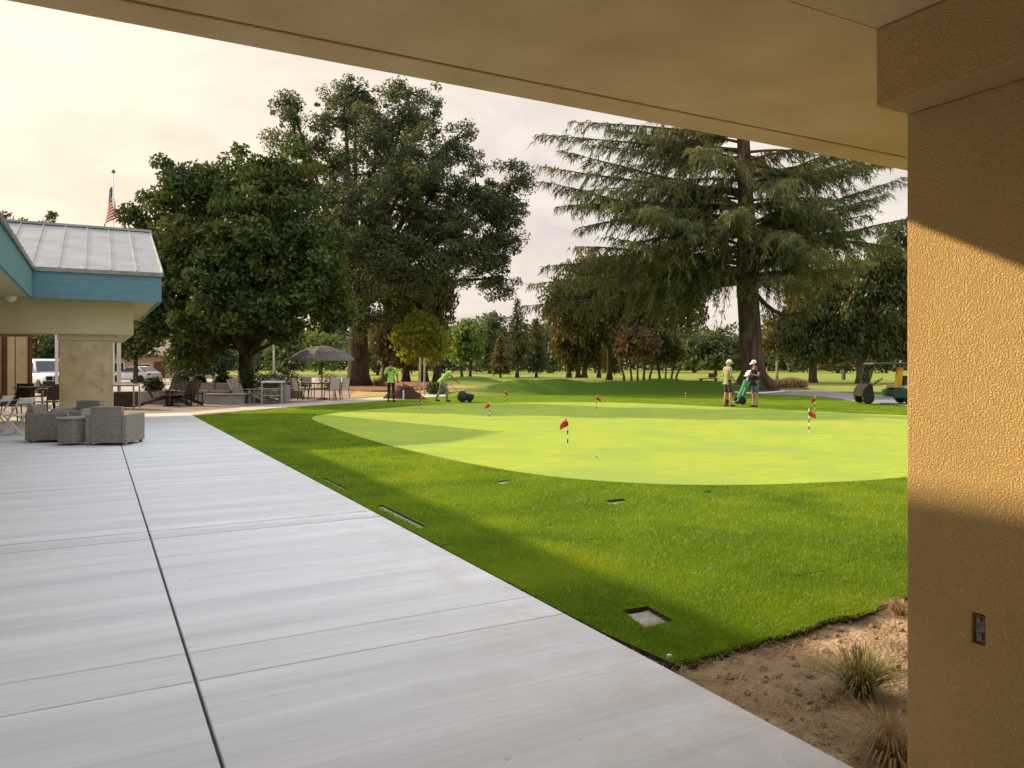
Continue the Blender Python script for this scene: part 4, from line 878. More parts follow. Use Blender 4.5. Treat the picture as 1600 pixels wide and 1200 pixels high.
# --- white folding chairs at the left edge
def folding_chair(label, loc, rot):
    t = thing('folding_chair', label, 'folding chair', loc, rot, 'white folding chairs at the left edge')
    for s in (-.21, .21):
        mb = MB(); mb.bar((s, .28, 0), (s, -.26, .84), .028, .04); mb.build('back_leg', M['white'], t, bevel=.004)
        mb = MB(); mb.bar((s*.86, -.30, 0), (s*.86, .20, .45), .026, .036); mb.build('front_leg', M['white'], t, bevel=.004)
    mb = MB(); mb.boxb(-.175, .175, -.16, .24, .435, .465); mb.build('seat', M['white'], t, bevel=.01)
    mb = MB(); mb.mbox(Matrix.Translation((0, -.235, .77)) @ Matrix.Rotation(rad(33), 4, 'X'), (.39, .025, .15)); mb.build('backrest', M['white'], t, bevel=.008)
    mb = MB(); mb.bar((-.2, .17, .17), (.2, .17, .17), .02, .02); mb.build('stretcher', M['white'], t)
    return t
fc = folding_chair('white folding chair side-on beside the wicker set, nearest to the patio joint', W(28, 17.2), -YAW+rad(80))
again(fc, 'white folding chair cut off by the left edge of the photo', W(-4, 18.2), -YAW+rad(95))

# --- dark dining sets under the clubhouse roof
def metal_chair(label, loc, rot, group='dark chairs under the clubhouse roof', sl=None, name='patio_chair', cm=None):
    cm = cm or M['darkmetal']
    t = thing(name, label, 'chair', loc, rot, group)
    for s in (-.24, .24):
        mb = MB(); mb.tube([(s, .26, 0), (s, .24, .42), (s, .22, .62), (s, -.22, .64)], .016, 6); mb.build('front_leg', cm, t, True)
        mb = MB(); mb.tube([(s, -.30, 0), (s, -.22, .42), (s, -.32, .98)], .016, 6); mb.build('rear_leg', cm, t, True)
    mb = MB(); mb.boxb(-.225, .225, -.22, .24, .41, .445); mb.build('seat', sl or cm, t, bevel=.012)
    mb = MB(); mb.mbox(Matrix.Translation((0, -.268, .72)) @ Matrix.Rotation(rad(10), 4, 'X'), (.45, .022, .50)); mb.build('backrest', sl or cm, t, bevel=.01)
    return t
def table(label, loc, r, h, m, group=None, name='patio_table', leg=M['darkmetal'], cat='table'):
    t = thing(name, label, cat, loc, 0, group)
    mb = MB(); mb.lathe([(r, h-.035), (r, h)], n=24); mb.build('tabletop', m, t, bevel=.006)
    mb = MB(); mb.lathe([(.30, 0), (.28, .03), (.05, .06), (.04, h-.10), (.14, h-.036)], n=14); mb.build('pedestal', leg, t, True)
    return t
table('tall dark dining table under the clubhouse roof behind the folding chairs', W(52, 22.5), .52, .92, M['darkmetal'], 'dark tables under the clubhouse roof')
table('dark dining table under the clubhouse roof against the stone-look pillar', W(84, 25.5), .5, .78, M['darkmetal'], 'dark tables under the clubhouse roof')
mc = metal_chair('dark metal chair left of the tall dining table under the roof', W(14, 21.6), -YAW+rad(-70))
again(mc, 'dark metal chair with its back to the tan wall panels', W(36, 24.2), -YAW+rad(200))
again(mc, 'dark metal chair right of the tall dining table by the pillar', W(74, 23.6), -YAW+rad(75))
again(mc, 'dark metal chair farthest back beside the white pickup', W(66, 27.5), -YAW+rad(170))

# --- trash bin beside the pillar
t = thing('trash_bin', 'brown panelled waste bin with pale posts right of the stone-look pillar', 'waste bin', W(197, 27.2), -YAW+rad(6))
mb = MB(); mb.boxb(-.33, .33, -.25, .25, .06, .60); mb.build('bin_panel', M['darkwood'], t, bevel=.008)
mb = MB(); mb.boxb(-.36, .36, -.28, .28, .80, .86); mb.build('lid', M['grey'], t, bevel=.01)
for sx in (-1, 1):
    for sy in (-1, 1):
        mb = MB(); mb.boxb(sx*.355-.022, sx*.355+.022, sy*.27-.022, sy*.27+.022, 0, .798); mb.build('post', M['palewood'], t)

# --- terrace beyond: planters with clipped shrubs, seating, fire table
def shrub(mb_name, parent, z, r, seed, m=LF['shrub'], n=1500, spiky=False):
    rng = np.random.default_rng(seed); u = rdir(n, rng)*(rng.random((n, 1))**.35)*np.array([r, r, r*.82]); u *= (1+.15*rng.normal(size=(n, 1)))
    A = unit(u+rng.normal(size=(n, 3))*.3*r) if spiky else rdir(n, rng)
    return quads(u+np.array([0, 0, z+r*.6]), A, cross_axes(A, rng), (.22 if spiky else .10), .03 if spiky else .05, mb_name, m, parent)
def planter(label, loc, w, dp, h, r, seed, spiky=False, rot=-YAW):
    t = thing('planter', label, 'planter', loc, rot, 'planters along the terrace')
    mb = MB(); mb.prism([(-w/2*.9, 0), (w/2*.9, 0), (w/2, h), (-w/2, h)], -dp/2, dp/2, 'y'); mb.build('pot', M['planter'], t, bevel=.02)
    shrub('foliage', t, h, r, seed, spiky=spiky); return t
planter('grey planter with round dark shrub behind the dark terrace chairs, leftmost planter', W(240, 30.6), .8, .8, .50, .40, 1)
planter('grey planter with round dark shrub between the two dark slatted chairs', W(283, 33.5), .75, .75, .60, .38, 2)
planter('small planter with spiky plant behind the long taupe sofa', W(312, 35), .6, .6, .66, .26, 3, True)
planter('grey planter with rounded shrub at the right end of the long taupe sofa', W(348, 33.2), .85, .85, .60, .40, 4)
planter('low planter with big dark shrub just left of the serving cart', W(392, 32.1), 1.0, .9, .45, .62, 5)
planter('low planter with broad dark shrub left of the umbrella table', W(449, 36), 1.3, .9, .35, .66, 6)
planter('low planter with dark shrub behind the serving cart', W(425, 37.5), 1.1, .9, .4, .55, 7)
# long low seat wall + sofa
t = thing('terrace_sofa', 'long low outdoor sofa with taupe back cushions on the terrace', 'sofa', W(316, 31.6), -YAW)
mb = MB(); mb.boxb(-1.35, 1.3, -.42, .42, .0, .40); mb.build('base', M['planter'], t, bevel=.02)
for x in (-.9, 0, .87):
    mb = MB(); mb.boxb(x-.42, x+.42, .18, .40, .41, .80); mb.build('back_cushion', M['cushion'], t, bevel=.06)
    mb = MB(); mb.boxb(x-.43, x+.43, -.42, .17, .402, .52); mb.build('seat_cushion', M['cushion'], t, bevel=.04)
t = thing('seat_wall', 'low grey block wall on the terrace behind the dark slatted chairs', 'low wall', W(345, 30.4), -YAW+rad(3))
mb = MB(); mb.boxb(-.55, .9, -.15, .15, -.05, .36); mb.build('wall_block', M['planter'], t, bevel=.02)
mb = MB(); mb.boxb(-.60, .95, -.19, .19, .361, .42); mb.build('wall_cap', M['palewood'], t, bevel=.01)
def adirondack(label, loc, rot, m, group):
    t = thing('slatted_chair', label, 'chair', loc, rot, group)
    for k in range(5):
        x = (k-2)*.115; mb = MB(); mb.bar((x, -.18, .30), (x*1.25, -.52, 1.02-abs(k-2)*.035), .10, .022, (0, 1, 0)); mb.build('back_slat', m, t)
    mb = MB(); mb.bar((0, .35, .38), (0, -.22, .28), .52, .03); mb.build('seat', m, t)
    for s in (-1, 1):
        mb = MB(); mb.bar((s*.34, .42, .57), (s*.34, -.36, .53), .13, .025); mb.build('armrest', m, t)
        mb = MB(); mb.boxb(s*.33-.02, s*.33+.02, .28, .38, 0, .555); mb.build('front_leg', m, t)
        mb = MB(); mb.bar((s*.27, .34, .34), (s*.27, -.62, .03), .03, .11); mb.build('rear_leg', m, t)
    return t
GA = 'slatted chairs around the fire table'
ad = adirondack('dark slatted chair left of the terrace fire table', W(247, 29.3), -YAW+rad(-70), M['darkwood'], GA)
again(ad, 'dark slatted chair right of the terrace fire table', W(290, 29.3), -YAW+rad(65))
again(ad, 'dark slatted chair behind the terrace fire table', W(270, 31.2), -YAW+rad(175))
t = table('small dark fire table between the dark slatted chairs', W(268, 29.0), .42, .42, M['darkmetal'], None, 'fire_table')
t = thing('side_stool', 'small black side stool right of the dark slatted chairs', 'stool', W(304, 29.0), -YAW)
mb = MB(); mb.boxb(-.24, .24, -.24, .24, .44, .48); mb.build('stool_top', M['darkmetal'], t, bevel=.006)
for sx in (-1, 1):
    for sy in (-1, 1): mb = MB(); mb.boxb(sx*.21-.015, sx*.21+.015, sy*.21-.015, sy*.21+.015, 0, .439); mb.build('leg', M['darkmetal'], t)
GB = 'pale slatted chairs on the terrace'
ap = adirondack('pale weathered slatted chair left of the serving cart, turned away', W(378, 31.2), -YAW+rad(-120), M['palewood'], GB)
again(ap, 'pale weathered slatted chair next to the serving cart, facing it', W(408, 31.5), -YAW+rad(80))
# serving cart
t = thing('serving_cart', 'pale wooden serving cart with white top at the terrace edge', 'cart', W(427, 30.8), -YAW+rad(4))
mb = MB(); mb.boxb(-.42, .42, -.28, .28, .84, .90); mb.build('cart_top', M['white'], t, bevel=.008)
mb = MB(); mb.boxb(-.38, .38, -.24, .24, .30, .34); mb.boxb(-.38, .38, -.24, .24, .58, .62); mb.build('shelf', M['palewood'], t)
for sx in (-1, 1):
    for sy in (-1, 1): mb = MB(); mb.boxb(sx*.385-.025, sx*.385+.025, sy*.245-.025, sy*.245+.025, 0, .839); mb.build('leg', M['palewood'], t)
mb = MB(); mb.boxb(-.35, .1, -.22, .2, .621, .80); o = mb.build('storage_box', M['blackplastic'], None, bevel=.01); o.matrix_world = Matrix.LocRotScale(W(427, 30.8), Quaternion((0, 0, 1), -YAW+rad(4)), None); tag(o, 'black box on the upper shelf of the serving cart', 'box')
mb = MB(); mb.boxb(-.2, .2, -.2, .2, 0, .72); o = mb.build('cooler_box', M['grey'], None, bevel=.03); o.location = W(444, 31.2); o.rotation_euler.z = -YAW; tag(o, 'grey upright cooler standing right of the serving cart', 'cooler')
# umbrella table
UC = W(503, 34.2)
t = thing('patio_umbrella', 'grey-brown patio umbrella open over the terrace dining table', 'umbrella', UC, -YAW)
mb = MB(); n = 8; V = [(0, 0, 2.40)]; Fc = []
for ring, (r, z) in enumerate(((.5, 2.33), (1.0, 2.14), (1.42, 1.86))):
    for k in range(n*2):
        a = math.pi*k/n; sag = .965 if k % 2 else 1.0; V.append((r*sag*math.cos(a), r*sag*math.sin(a), z-(.03 if k % 2 else 0)))
m2 = n*2
for k in range(m2):
    Fc.append((0, 1+k, 1+(k+1) % m2))
    for ring in range(2): a = 1+ring*m2; Fc.append((a+k, a+m2+k, a+m2+(k+1) % m2, a+(k+1) % m2))
mb.add(V, Fc); o = mb.build('canopy', M['umbrella'], t); s_ = o.modifiers.new('Solidify', 'SOLIDIFY'); s_.thickness = .012
mb = MB()
for k in range(m2): a = math.pi*k/n; b = math.pi*(k+1)/n; mb.add([(1.42*math.cos(a)*(.965 if k % 2 else 1), 1.42*math.sin(a)*(.965 if k % 2 else 1), 1.86-(.03 if k % 2 else 0)), (1.42*math.cos(b)*(1 if k % 2 else .965), 1.42*math.sin(b)*(1 if k % 2 else .965), 1.86-(0 if k % 2 else .03)), (1.43*math.cos(b), 1.43*math.sin(b), 1.72), (1.43*math.cos(a), 1.43*math.sin(a), 1.72)], [(0, 1, 2, 3)])
o = mb.build('valance', M['umbrella'], t); s_ = o.modifiers.new('Solidify', 'SOLIDIFY'); s_.thickness = .01
mb = MB(); mb.tube([(0, 0, .04), (0, 0, 2.48)], .024, 10); mb.ball((0, 0, 2.5), .04); mb.build('pole', M['darkmetal'], t, True)
for k in range(n):
    a = 2*math.pi*k/n; mb = MB(); mb.tube([(0, 0, 2.38), (1.40*math.cos(a), 1.40*math.sin(a), 1.83)], .01, 5); mb.build('rib', M['darkmetal'], t)
mb = MB(); mb.lathe([(.26, 0), (.26, .05), (.06, .09)], n=18); mb.build('base', M['darkmetal'], t)
t = thing('dining_table', 'dark dining table with umbrella pole through it on the terrace', 'table', UC, -YAW)
mb = MB(); mb.boxb(-.85, .85, -.5, .5, .70, .735); mb.build('tabletop', M['darkmetal'], t, bevel=.01)
for sx in (-1, 1):
    for sy in (-1, 1): mb = MB(); mb.tube([(sx*.62, sy*.36, .699), (sx*.74, sy*.42, 0)], .024, 6); mb.build('leg', M['darkmetal'], t)
GD = 'chairs at the umbrella table'
ch = metal_chair('sling-back chair left of the umbrella table, seen from behind', W(469, 33.6), -YAW+rad(-40), GD, M['sling'], 'sling_chair')
again(ch, 'sling-back chair at the far left corner of the umbrella table', W(481, 36.0), -YAW+rad(-150))
again(ch, 'sling-back chair right of the umbrella pole, nearer of the right pair', W(519, 33.4), -YAW+rad(38))
again(ch, 'sling-back chair at the far right end of the umbrella table', W(533, 34.4), -YAW+rad(62))
# mulch heap shrubs by the oak
for px, py, d, r, lab in ((512, 600, 50, .8, 'low brown-green mound bush left of the oak trunk'), (592, 600, 52, .55, 'low ochre bush between the oak trunk and the standing worker')):
    t = thing('low_bush', lab, 'bush', W(px, d, .02), -YAW, 'low bushes in the mulch'); shrub('foliage', t, -.15, r, int(px), LF['bronze'], 1300)
    mb = MB(); mb.tube([(0, 0, -.1), (0, 0, .3)], [.05, .02], 6); mb.build('stem', BK['brown'], t)
t = thing('dark_bush', 'dark rounded bush behind the bending worker', 'bush', W(681, 40, -.05), -YAW); shrub('foliage', t, 0, .52, 91, LF['shrub'], 1500)
mb = MB(); mb.tube([(0, 0, -.1), (0, 0, .3)], [.05, .02], 6); mb.build('stem', BK['brown'], t)
# reddish heap beside the standing worker, pale stakes, tree stakes
def heap():
    rng = np.random.default_rng(3); mb = MB(); n = 22
    for j in range(9):
        r = j/8
        for k in range(n):
            a = 2*math.pi*k/n; q = (1-r*r)**1.3; mb.v.append((r*.95*math.cos(a)*(1+.08*rng.normal()), r*.6*math.sin(a), .55*q*(1+.12*rng.normal())+.05*math.cos(a)*q))
    for j in range(8):
        for k in range(n): mb.f.append((j*n+k, j*n+(k+1) % n, (j+1)*n+(k+1) % n, (j+1)*n+k))
    o = mb.build('soil_heap', mat('dark_red_compost', (.03, .013, .01), (.075, .03, .022), .95, 9, .8, 40), None, True); o.location = W(630, 35.2, 0); o.rotation_euler.z = -YAW
    tag(o, 'dark reddish heap of soil right of the standing worker', 'soil heap')
heap()
mb = MB(); mb.tube([(0, 0, 0), (0, 0, .42)], .03, 8); o = mb.build('marker_post', M['white'], None); o.location = W(630.5, 34.0); tag(o, 'short white marker post in front of the reddish soil heap', 'post')
ts = None
for i, x in enumerate((656, 663)):
    mb = MB(); mb.tube([(0, 0, -.1), (.02, 0, 1.9)], .05, 7); o = mb.build('tree_stake', BK['pale'], None); o.location = W(x, 38+i*.8); tag(o, ('left', 'right')[i]+' one of two pale wooden stakes in the dry grass behind the workers', 'stake', 'wooden stakes by the young tree')
# light poles
for px, d, top, lab in ((428, 62, 540, 'slender pale light pole between the magnolia trunk and the umbrella'), (596, 70, 560, 'short pale post right of the oak trunk')):
    t = thing('light_pole', lab, 'light pole', W(px, d, ZP(600, 62)), -YAW); h = ZP(top, d)-ZP(600, 62)
    mb = MB(); mb.tube([(0, 0, 0), (0, 0, h)], [.10, .07], 8); mb.build('pole', M['palewood'], t, True)
    mb = MB(); mb.lathe([(.14, h), (.17, h+.12), (.04, h+.2)], n=10); mb.build('lamp_head', M['grey'], t)

# --- flagpole
def flagpole():
    d = 55; zb = -.1; t = thing('flagpole', 'pale flagpole with gold ball rising behind the clubhouse roof', 'flagpole', W(177, d, zb), -YAW)
    H = ZP(268, d)-zb
    mb = MB(); mb.tube([(0, 0, 0), (0, 0, H-.1)], [.09, .045], 10); mb.build('pole', M['white'], t, True)
    mb = MB(); mb.ball((0, 0, H), .14); mb.build('ball', mat('dull_gold', (.25, .19, .1), None, .4, metal=.7), t, True)
    me = bpy.data.meshes.new('flag'); rows, cols = 30, 26; V = []; UV = []; Fc = []; hh = 1.7; fl = 3.0; rng = random.Random(2)
    top = H-.75
    for i in range(rows):
        v = i/(rows-1)
        for j in range(cols):
            u = j/(cols-1)              # the fly end hangs down in folds beside the pole
            x = -.02+.62*(u**.6)*(.35+.65*v)*math.cos(u*9+v*1.1)*.95-.25*u; y = .05+.26*u**.7*math.sin(u*13+v*1.4)
            z = top-hh*v-fl*.62*u**1.25*(1-.12*v); V.append((x, y, z)); UV.append((u, 1-v))
    for i in range(rows-1):
        for j in range(cols-1): Fc.append((i*cols+j, i*cols+j+1, (i+1)*cols+j+1, (i+1)*cols+j))
    me.from_pydata(V, [], Fc); uv = me.uv_layers.new(name='UVMap')
    for l in me.loops: uv.data[l.index].uv = UV[l.vertex_index]
    m = bpy.data.materials.new('striped_flag_cloth'); m.use_nodes = True; nt = m.node_tree; N = nt.nodes; L = nt.links; p = N['Principled BSDF']; p.inputs['Roughness'].default_value = .8
    tc = N.new('ShaderNodeTexCoord'); s = N.new('ShaderNodeSeparateXYZ'); L.new(tc.outputs['UV'], s.inputs[0])
    def mth(op, a, b): k = N.new('ShaderNodeMath'); k.operation = op; (L.new(a, k.inputs[0]) if not isinstance(a, (int, float)) else setattr(k.inputs[0], 'default_value', a)); (L.new(b, k.inputs[1]) if not isinstance(b, (int, float)) else setattr(k.inputs[1], 'default_value', b)); return k.outputs[0]
    st = mth('LESS_THAN', mth('FLOORED_MODULO', mth('MULTIPLY', s.outputs['Y'], 13), 2), 1)
    can = mth('MULTIPLY', mth('LESS_THAN', s.outputs['X'], .4), mth('GREATER_THAN', s.outputs['Y'], 6/13))
    fx = mth('SUBTRACT', mth('FRACT', mth('MULTIPLY', s.outputs['X'], 15), 0), .5); fy = mth('SUBTRACT', mth('FRACT', mth('MULTIPLY', s.outputs['Y'], 16.7), 0), .5)
    star = mth('LESS_THAN', mth('ADD', mth('MULTIPLY', fx, fx), mth('MULTIPLY', fy, fy)), .05)
    def mix(f, a, b):
        x = N.new('ShaderNodeMix'); x.data_type = 'RGBA'; L.new(f, x.inputs['Factor'])
        for c, k in ((a, 'A'), (b, 'B')):
            if isinstance(c, tuple): x.inputs[k].default_value = (*c, 1)
            else: L.new(c, x.inputs[k])
        return x.outputs['Result']
    L.new(mix(can, mix(st, (.75, .72, .68), (.5, .03, .04)), mix(star, (.03, .04, .14), (.75, .75, .75))), p.inputs['Base Color'])
    me.materials.append(m); me.polygons.foreach_set('use_smooth', [True]*len(me.polygons))
    o = link('flag', me); o.parent = t; s_ = o.modifiers.new('Solidify', 'SOLIDIFY'); s_.thickness = .01
    o['label'] = 'limp red, white and blue striped flag'
flagpole()

# --- putting green flags
def pin_flag(label, px, py, top, side=-1, rot=0.0):
    d = dep(py); t = thing('putting_flag', label, 'golf flag', W(px, d, 0), -YAW+rot, 'small red flags on the putting green'); h = (py-top)/F*d
    mb = MB()
    mw = MB(); mk = []; z = 0; k = 0
    while z < h-.005:
        q = MB() if k % 2 else mw; q.tube([(0, 0, z), (0, 0, min(h, z+h/7))], .0115 if k % 2 else .011, 8); z += h/7; k += 1
        if q is not mw: mk.append(q)
    mw.build('pole', M['white'], t); [q.build('pole_band', M['blackplastic'], t) for q in mk]
    fh = h*.40; fw = fh*.75
    mb = MB(); V = []; n = 7
    for i in range(n):
        u = i/(n-1)
        for s in (0, 1):
            V.append((side*(.012+u*fw*.8), .05*math.sin(u*5)*fw*3, h-.01-fh*(.0+.60*u) if s == 0 else h-.01-fh*(.72+.28*u)))
    mb.add(V, [(2*i, 2*i+1, 2*i+3, 2*i+2) for i in range(n-1)]); o = mb.build('flag', M['red'], t, True); q = o.modifiers.new('Solidify', 'SOLIDIFY'); q.thickness = .006
    return t
pin_flag('red putting flag nearest to the camera in the middle of the green', 887, 699, 652, -1)
pin_flag('red putting flag left of the nearest one in the sunny strip of the green', 765, 655, 628, -1)
pin_flag('red putting flag at the far edge of the green straight beyond the nearest flag', 932, 643, 617, 1)
pin_flag('red putting flag nearer of the close pair at the right of the green', 1264, 677, 638, 1)
pin_flag('red putting flag farther of the close pair at the right of the green', 1273, 650, 618, -1, .4)
pin_flag('dark red putting flag at the left end of the green by the workers', 659, 643, 619, -1, .9)
pin_flag('small red putting flag at the far edge near the mower', 789, 631, 610, 1, .6)
pin_flag('faint red putting flag farthest away, left of the golfers', 1071, 628, 613, 1)
mb = MB(); mb.lathe([(.054, -.09), (.054, .004), (.060, .006), (.060, 0.0)], n=20); o = mb.build('golf_cup', M['white'], None); o.location = G(932, 714); tag(o, 'white empty golf cup in the sunny green below the nearest flag', 'golf hole')

# --- bench, yardage posts, log edging behind the golfers
t = thing('bench', 'small dark bench on the far grass left of the golfers', 'bench', W(1107, 60, hgt((1107-800)/F*60, 60)), -YAW+rad(8))
mb = MB(); mb.boxb(-.75, .75, -.2, .2, .42, .48); mb.build('seat', M['darkwood'], t)
mb = MB(); mb.boxb(.1, .75, .2, .25, .5, .85); mb.build('backrest', M['darkwood'], t)
for s in (-.6, .6): mb = MB(); mb.boxb(s-.05, s+.05, -.18, .18, -.05, .419); mb.build('leg', M['darkwood'], t)
mb = MB(); mb.boxb(-.13, .13, -.13, .13, -.05, 1.0); o = mb.build('yardage_post', M['darkwood'], None, bevel=.02); o.location = W(1318, 72, 0); tag(o, 'short dark post standing on the sunny grass left of the golf cart', 'post')
mb = MB(); mb.tube([(0, 0, -.05), (0, 0, 1.25)], .05, 8); o = mb.build('yellow_stake', mat('yellow_orange_paint', (.6, .3, .04), None, .6), None); o.location = W(1198, 72, 0); tag(o, 'thin orange stake on the grass right of the cedar trunk', 'stake')
t = thing('low_hedge', 'low pale dry hedge strip right of the cedar trunk', 'hedge', W(1226, 47.5, hgt((1226-800)/F*47.5, 47.5)), -YAW+rad(2))
rng = np.random.default_rng(17); n = 5200; C = np.stack([rng.uniform(-1.25, 1.3, n), rng.normal(size=n)*.25, rng.random(n)*.55], 1); C[:, 2] *= 1+.12*np.sin(C[:, 0]*4); A = unit(rng.normal(size=(n, 3))*.4+np.array([0, 0, 1]))
quads(C, A, cross_axes(A, rng), .2, .03, 'foliage', leafmat('dry_hedge_leaf', (.2, .15, .06), (.42, .35, .18), .3, None, 2), t, 'needle')
mb = MB(); mb.boxb(-1.3, 1.35, -.42, -.34, -.1, .1); mb.build('edging_board', M['palewood'], t)
mb = MB(); pts = spline([W(1148, 41.0).xy, W(1168, 40.2).xy, W(1195, 40.6).xy, W(1225, 42.6).xy], 5); mb.tube([(p.x, p.y, hgt((p.x*CS-p.y*SN), (p.x*SN+p.y*CS))+.05) for p in pts], .055, 8)
o = mb.build('edging_curb', M['white'], None, True); tag(o, 'thin white curved edging around the foot of the cedar', 'edging')

# --- house beyond the street
def house():
    d = 84; t = thing('tan_house', 'low tan house with pitched roof half hidden by trees beyond the white car', 'house', W(250, d, -.3), -YAW+rad(10))
    hw = mat('tan_house_wall', (.42, .29, .2), (.48, .34, .24), .9, 3); rf = mat('brown_roof_shingle', (.2, .16, .13), (.3, .25, .2), .9, 6, .4, 20)
    mb = MB(); mb.boxb(-6, 3.4, 0, 7, 0, 2.9); mb.build('wall', hw, t)
    mb = MB(); mb.prism([(-.6, 2.85), (3.5, 4.6), (7.6, 2.85), (7.6, 2.7), (-.6, 2.7)], -6.5, 3.9, 'x'); mb.build('roof', rf, t)
    mb = MB(); mb.prism([(.3, 2.71), (3.7, 2.71), (2.0, 4.3)], -1.2, 3.2, 'y'); mb.build('gable', hw, t)
    for x0, x1, z0, z1 in ((2.0, 2.9, .3, 2.5), (-2.6, -.9, .3, 1.9), (-5.2, -3.6, .9, 2.1)):
        mb = MB(); mb.boxb(x0, x1, -.06, -.01, z0, z1); f = mb.build('window', M['white'], t)
        mb = MB(); mb.boxb(x0+.1, x1-.1, -.08, -.061, z0+.1, z1-.1); mb.build('pane', M['glass'], f)
    mb = MB(); mb.boxb(-.6, .5, -.06, -.01, 0, 2.1); mb.build('door', M['brownwall'], t)
house()
mb = MB(); a = W(205, 93.0, -.1); b = W(560, 93.0, -.1); mb.bar((a.x, a.y, .05), (b.x, b.y, .05), .18, .3); o = mb.build('kerb', M['path'], None); tag(o, kind='structure')
# ------------------------------------------------------------------ vehicles
def wheel(parent, c, r, w, axis='y'):
    mb = MB(); mb.lathe([(r*.62, -w/2), (r*.93, -w/2), (r, -w*.32), (r, w*.32), (r*.93, w/2), (r*.62, w/2)], c, 22, axis); o = mb.build('wheel', M['tyre'], parent, True)
    mb = MB(); mb.lathe([(r*.61, -w*.42), (r*.5, -w*.47), (r*.18, -w*.40), (r*.18, w*.40), (r*.5, w*.47), (r*.61, w*.42)], c, 14, axis); mb.build('rim', M['rim'], o)
    return o
def loft(sections, closed=True):
    """sections: lists of equal length of 3-d points"""
    mb = MB(); n = len(sections[0]); vs = [p for s in sections for p in s]; fs = []
    for i in range(len(sections)-1):
        for k in range(n): fs.append((i*n+k, i*n+(k+1) % n, (i+1)*n+(k+1) % n, (i+1)*n+k))
    fs.append(tuple(range(n-1, -1, -1))); m = (len(sections)-1)*n; fs.append(tuple(m+k for k in range(n)))
    return mb.add(vs, fs)
def car(name, label, loc, rot, L, Wd, H, prof, cab, glass, wheels, cat, paint):
    """prof: (x, z_low, z_belt, half-width factor); cab: (x, z_top, half-width factor)"""
    t = thing(name, label, cat, loc, rot); sec = []
    for x, z0, z1, f in prof:
        h = Wd/2*f; sec.append([(x, -h, z0+.1), (x, -h*.9, z0), (x, h*.9, z0), (x, h, z0+.1), (x, h, (z0+z1)*.55), (x, h*.94, z1-.06), (x, h*.78, z1), (x, -h*.78, z1), (x, -h*.94, z1-.06), (x, -h, (z0+z1)*.55)])
    o = loft(sec).build('body', paint, t, True); o.modifiers.new('Subsurf', 'SUBSURF').levels = 1; o.modifiers['Subsurf'].render_levels = 1
    sec = []
    for x, zb, zt, f in cab:
        h = Wd/2*f; ht = h*.80; sec.append([(x, -h*.97, zb), (x, h*.97, zb), (x, (h+ht)/2*.98, (zb+zt)/2), (x, ht, zt-.03), (x, ht*.85, zt), (x, -ht*.85, zt), (x, -ht, zt-.03), (x, -(h+ht)/2*.98, (zb+zt)/2)])
    o = loft(sec).build('cabin', paint, t, True)
    for poly, s, y0, y1 in glass:        # side panes lie on the tapered cabin sides
        mb = MB(); vs = []
        for x, z in poly: q = (z-y0[0])/(y1[0]-y0[0]); y = y0[1]+(y1[1]-y0[1])*q; vs.append((x, s*(y+.012), z))
        n = len(vs); mb.add(vs+[(x, y-s*.02, z) for x, y, z in vs], [tuple(range(n)), tuple(range(2*n-1, n-1, -1))]+[(i, (i+1) % n, n+(i+1) % n, n+i) for i in range(n)]); mb.build('side_window', M['glass'], t)
    for x in wheels[0]:
        for s in (-1, 1): wheel(t, (x, s*(Wd/2-.10), wheels[1]), wheels[1], .2)
    return t
# white sedan, nose to the left
prof = [(-2.25, .38, .62, .72), (-2.15, .25, .72, .86), (-1.5, .2, .80, .98), (-.8, .18, .88, 1), (.6, .18, .92, 1), (1.5, .2, .95, .98), (2.05, .28, .93, .88), (2.2, .42, .80, .74)]
cab = [(-1.05, .82, .86, .92), (-.35, .84, 1.28, .92), (.25, .86, 1.40, .93), (.85, .88, 1.36, .92), (1.75, .88, .96, .86)]
gl = []
for s in (-1, 1):
    gl.append(([(-.72, .93), (-.25, 1.24), (.22, 1.32), (.22, .93)], s, (.86, .86*.975), (1.36, .86*.80*1.0)))
    gl.append(([(.28, .93), (.28, 1.32), (.80, 1.28), (1.25, .97)], s, (.86, .86*.975), (1.36, .86*.80*1.0)))
t = car('white_sedan', 'white sedan with sloping rear parked beyond the bin and white post', W(214, 66, -.02), -YAW+rad(-22), 4.5, 1.78, 1.4, prof, cab, gl, ((-1.38, 1.35), .33), 'car', M['carwhite'])
def screen(t, a, b, za, zb, ya, yb, off):      # glazed slope between two cabin sections
    mb = MB(); q = [(a[0]+off, -ya, za), (a[0]+off, ya, za), (b[0]+off, yb, zb), (b[0]+off, -yb, zb)]; mb.add(q+[(x-off*1.5, y, z-.03) for x, y, z in q], [(0, 1, 2, 3), (7, 6, 5, 4), (0, 4, 5, 1), (1, 5, 6, 2), (2, 6, 7, 3), (3, 7, 4, 0)])
    return mb.build('windscreen', M['glass'], t)
screen(t, (-1.0,), (-.37,), .92, 1.27, .72, .64, -.03); screen(t, (1.68,), (.92,), 1.0, 1.34, .68, .60, .03)
for s in (-1, 1):
    mb = MB(); mb.boxb(2.02, 2.16, s*.66-.14, s*.66+.14, .66, .80); mb.build('tail_light', mat('red_lens', (.35, .02, .02), None, .3) if s < 0 else bpy.data.materials['red_lens'], t, bevel=.02)
    mb = MB(); mb.boxb(-2.2, -2.02, s*.62-.15, s*.62+.15, .56, .68); mb.build('headlight', M['glass'], t, bevel=.02)
